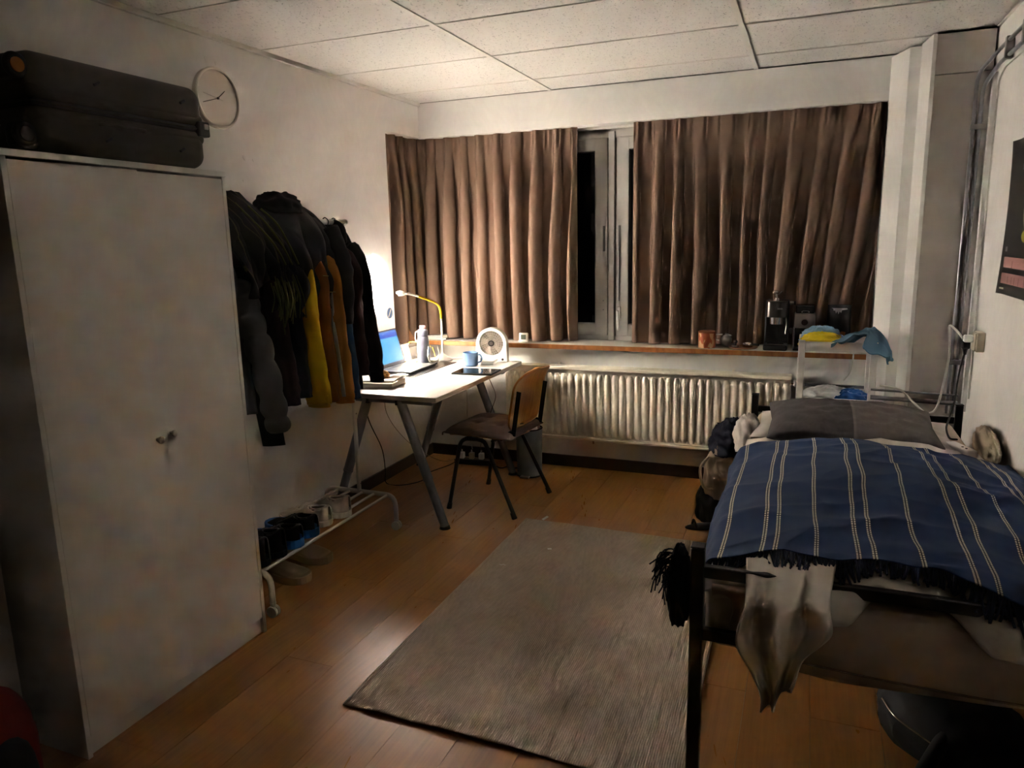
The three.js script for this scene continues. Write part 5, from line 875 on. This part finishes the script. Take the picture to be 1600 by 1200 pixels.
// clothes heap at the head side of the bed
{
  single('black_bag', lump(0.11, 0.20, 0.14, 0.12, 1.8, 7, 40), cloth(0x14110f, { rep: 6 }), 'black bag on the floor beneath the clothes heap by the bed', 'bag', [2.075, 0.0, 0.62]);
  single('black_sandal', merge([lump(0.10, 0.02, 0.04, 0.03, 1.2, 2, 24), tube([[-0.05, 0.012, -0.035], [-0.055, 0.045, 0], [-0.05, 0.012, 0.035]], 0.006, 20, 8)]), mat(0x1b1714, 0.7), 'black sandal on the floor in front of the clothes heap', 'sandal', [2.03, 0.0, 0.81], [0, 0.5, 0]);
  const lb = thing('laundry_box', 'low box carrying the clothes heap between radiator and bed', 'box', [2.17, 0, 0.60]);
  part('box', span(-0.02, 0.06, 0.0, 0.34, -0.22, 0.2, 0.01), mat(0x2b2622, 0.8), lb);
  const tote = thing('cream_tote_bag', 'cream cotton tote bag slumped between the radiator and the bed', 'tote bag', [2.135, 0.20, 0.80]);
  part('bag_body', lump(0.10, 0.27, 0.12, 0.18, 1.9, 15, 44), cloth(0xc9b89f, { rep: 6 }), tote); part('handle', tube([[-0.085, 0.20, 0.06], [-0.12, 0.15, 0.10], [-0.10, 0.06, 0.12], [-0.05, 0.05, 0.12]], 0.007, 30, 8), cloth(0xc9b89f, { rep: 6 }), tote);
  single('navy_clothes', lump(0.10, 0.15, 0.13, 0.22, 2.2, 25, 44), cloth(0x141a2c, { rep: 6 }), 'crumpled navy garment heaped on top of the tote bag', 'clothes', [2.155, 0.41, 0.76]);
  single('white_clothes', lump(0.06, 0.12, 0.2, 0.16, 2.0, 35, 40), cloth(0xcbc3ba, { rep: 6 }), 'white garment draped between the tote bag and the bed', 'clothes', [2.245, 0.535, 1.02]);
}
// under the bed
{
  const u = thing('storage_bag', 'dark shiny storage bag lying on the floor under the bed', 'bag', [2.95, 0, 2.24], 0.5);
  part('bag_body', lump(0.19, 0.14, 0.22, 0.08, 1.5, 41, 40), mat(0x0d0d0e, 0.75), u); part('zip', tube([[-0.17, 0.08, -0.1], [-0.19, 0.085, 0.0], [-0.16, 0.08, 0.12]], 0.003, 20, 6), M.chrome, u);
  single('folded_umbrella', merge([rod([0, 0.03, 0], [0.2, 0.10, -0.42], 0.022, 0.02, 14), rod([0.2, 0.10, -0.42], [0.235, 0.112, -0.49], 0.01, 0.01, 10)]), mat(0x20211f, 0.6), 'dark folded umbrella leaning on the bag under the bed', 'umbrella', [2.73, 0.0, 2.74]);
  single('green_cloth', lump(0.09, 0.04, 0.07, 0.2, 2, 51, 30), cloth(0x2d4a40, { rep: 6 }), 'crumpled green cloth on the floor under the bed foot', 'cloth', [2.84, 0, 2.80]);
}
// ------------------------------------------------------------------ right wall: conduits, socket, poster
{
  const c = thing('metal_conduit', 'pair of bare metal conduits climbing the boxed corner to the right wall', 'pipe', [0, 0, 0]);
  part('pipe', pipe([[3.150, 0.60, 0.412], [3.150, 2.205, 0.412], [3.203, 2.275, 0.56], [3.203, 2.275, 2.2]], 0.0085, 0.05, 12), M.greyMetal, c);
  part('pipe', pipe([[3.176, 0.60, 0.412], [3.176, 2.145, 0.412], [3.206, 2.215, 0.56], [3.206, 2.215, 2.2]], 0.0085, 0.05, 12), M.greyMetal, c);
  for (const y of [1.97, 0.86]) part('clip', rbox(0.075, 0.024, 0.03, 0.004), M.steel, c, [3.175, y, 0.41]);
  for (const z of [0.72, 1.0]) part('clip', rbox(0.03, 0.09, 0.03, 0.004), M.steel, c, [3.206, 2.245, z]);
  part('cross_pipe', pipe([[2.80, 0.665, 0.43], [3.19, 0.655, 0.43]], 0.012), M.greyMetal, c); part('cross_pipe', pipe([[2.80, 0.705, 0.425], [3.19, 0.695, 0.425]], 0.006), M.greyMetal, c);
  const t = thing('cable_trunking', 'white plastic cable trunking running up the right wall corner', 'trunking', [0, 0, 0]);
  part('channel', span(3.205, 3.2245, 0.62, 2.2, 0.425, 0.455, 0.003), M.whitePlastic, t); part('thin_cable', pipe([[3.219, 0.7, 0.52], [3.219, 2.15, 0.50], [3.219, 2.19, 0.60], [3.219, 2.19, 2.2]], 0.004, 0.04), M.cableWhite, t);
  const o = thing('wall_socket', 'cream double wall socket on the right wall above the bed head', 'socket', [3.2245, 1.0, 0.69]);
  part('back_box', span(-0.034, 0, -0.045, 0.045, -0.04, 0.04, 0.006), mat(0xcfc3ae, 0.45), o); part('face_plate', span(-0.040, -0.033, -0.04, 0.04, -0.034, 0.034, 0.003), mat(0xd8cdb9, 0.4), o);
  const wp = part('white_plug', rbox(0.04, 0.034, 0.034, 0.008), M.whitePlastic, o, [-0.058, 0.012, -0.01]); wp.userData.label = 'white plug pushed into the socket';
  const pc = (pts, m, label, r) => single('cable', tube(pts, r, 110, 8), m, label, 'cable');
  pc([[3.145, 1.012, 0.68], [3.12, 1.045, 0.66], [3.10, 1.06, 0.60], [3.115, 1.0, 0.52], [3.13, 0.9, 0.47], [3.118, 0.75, 0.455], [3.095, 0.63, 0.46], [3.05, 0.61, 0.47], [2.99, 0.66, 0.455], [2.93, 0.715, 0.445], [2.84, 0.73, 0.44]], M.cableWhite, 'white cord looping from the wall socket across to the trolley', 0.0048);
  pc([[3.188, 0.93, 0.52], [3.178, 0.88, 0.515], [3.165, 0.78, 0.53], [3.15, 0.70, 0.60], [3.10, 0.66, 0.80], [3.06, 0.66, 1.0], [3.05, 0.655, 1.15], [3.07, 0.66, 1.19]], M.cableBlack, 'black cord dropping from its plug to the bed', 0.0042);
  single('black_plug', merge([rbox(0.036, 0.045, 0.036, 0.008), (() => { const g = cyl(0.006, 0.013, 0.03, 12); g.translate(0, -0.036, 0); return g; })()]), M.blackPlastic, 'black power plug beside the trunking below the wall socket', 'plug', [3.186, 0.965, 0.52]);
  const pt = canvasTex(512, 512, (g, w, h) => {
    g.fillStyle = '#2a2827'; g.fillRect(0, 0, w, h); const W = v => v / 0.60 * w, Y = v => h - (v - 1.235) / 0.61 * h;
    g.fillStyle = '#8d8f8e'; g.fillRect(W(0.045), Y(1.428), W(0.032), 16);
    g.fillStyle = '#b07f7c'; g.fillRect(W(0.045), Y(1.387), W(0.5), 36); g.fillRect(W(0.035), Y(1.322), W(0.5), 36);
    g.fillStyle = '#6a3532'; g.fillRect(W(0.175), Y(1.372), 6, 28); for (const a of [0.13, 0.19, 0.235, 0.30, 0.38, 0.45]) g.fillRect(W(a), Y(1.31), 5, 24);
    g.fillStyle = '#b9bd9a'; g.fillRect(W(0.03), Y(1.262), W(0.05), 6); g.fillStyle = '#c8bb9a'; g.beginPath(); g.ellipse(W(0.36), Y(1.57), W(0.10), 78, 0, 0, 7); g.fill(); g.fillStyle = '#a9a02e'; g.beginPath(); g.ellipse(W(0.34), Y(1.47), W(0.07), 22, 0, 0, 7); g.fill(); g.fillStyle = '#6f7d8c'; g.fillRect(W(0.17), Y(1.745), 10, 20);
  });
  const po = thing('wall_poster', 'dark poster with pinkish lettering bars taped to the right wall', 'poster', [3.2238, 1.54, 1.205]);
  const pg = sheet(30, 30, (u, v) => [-0.001 - 0.010 * Math.pow(Math.max(0, 0.14 - u) / 0.14, 1.5) * Math.pow(Math.abs(v - 0.5) * 2, 2), (v - 0.5) * 0.61, (u - 0.5) * 0.60 + 0.04 * (v - 0.5) - 0.008 * Math.sin(v * 3.1)], (u, v) => [u, v]);
  part('print', thicken(pg, 0.0006), mat(0xffffff, 0.45, { map: pt, side: THREE.DoubleSide }), po);
  for (const [y, z] of [[0.18, -0.287], [-0.16, -0.307]]) part('tape', rbox(0.0008, 0.085, 0.022, 0.0003, 1), mat(0xb7b2ae, 0.4), po, [-0.0022, y, z]);
}
scene.traverse(o => { if (o.isMesh) { o.castShadow = true; o.receiveShadow = true; } });
renderer.render(scene, camera);
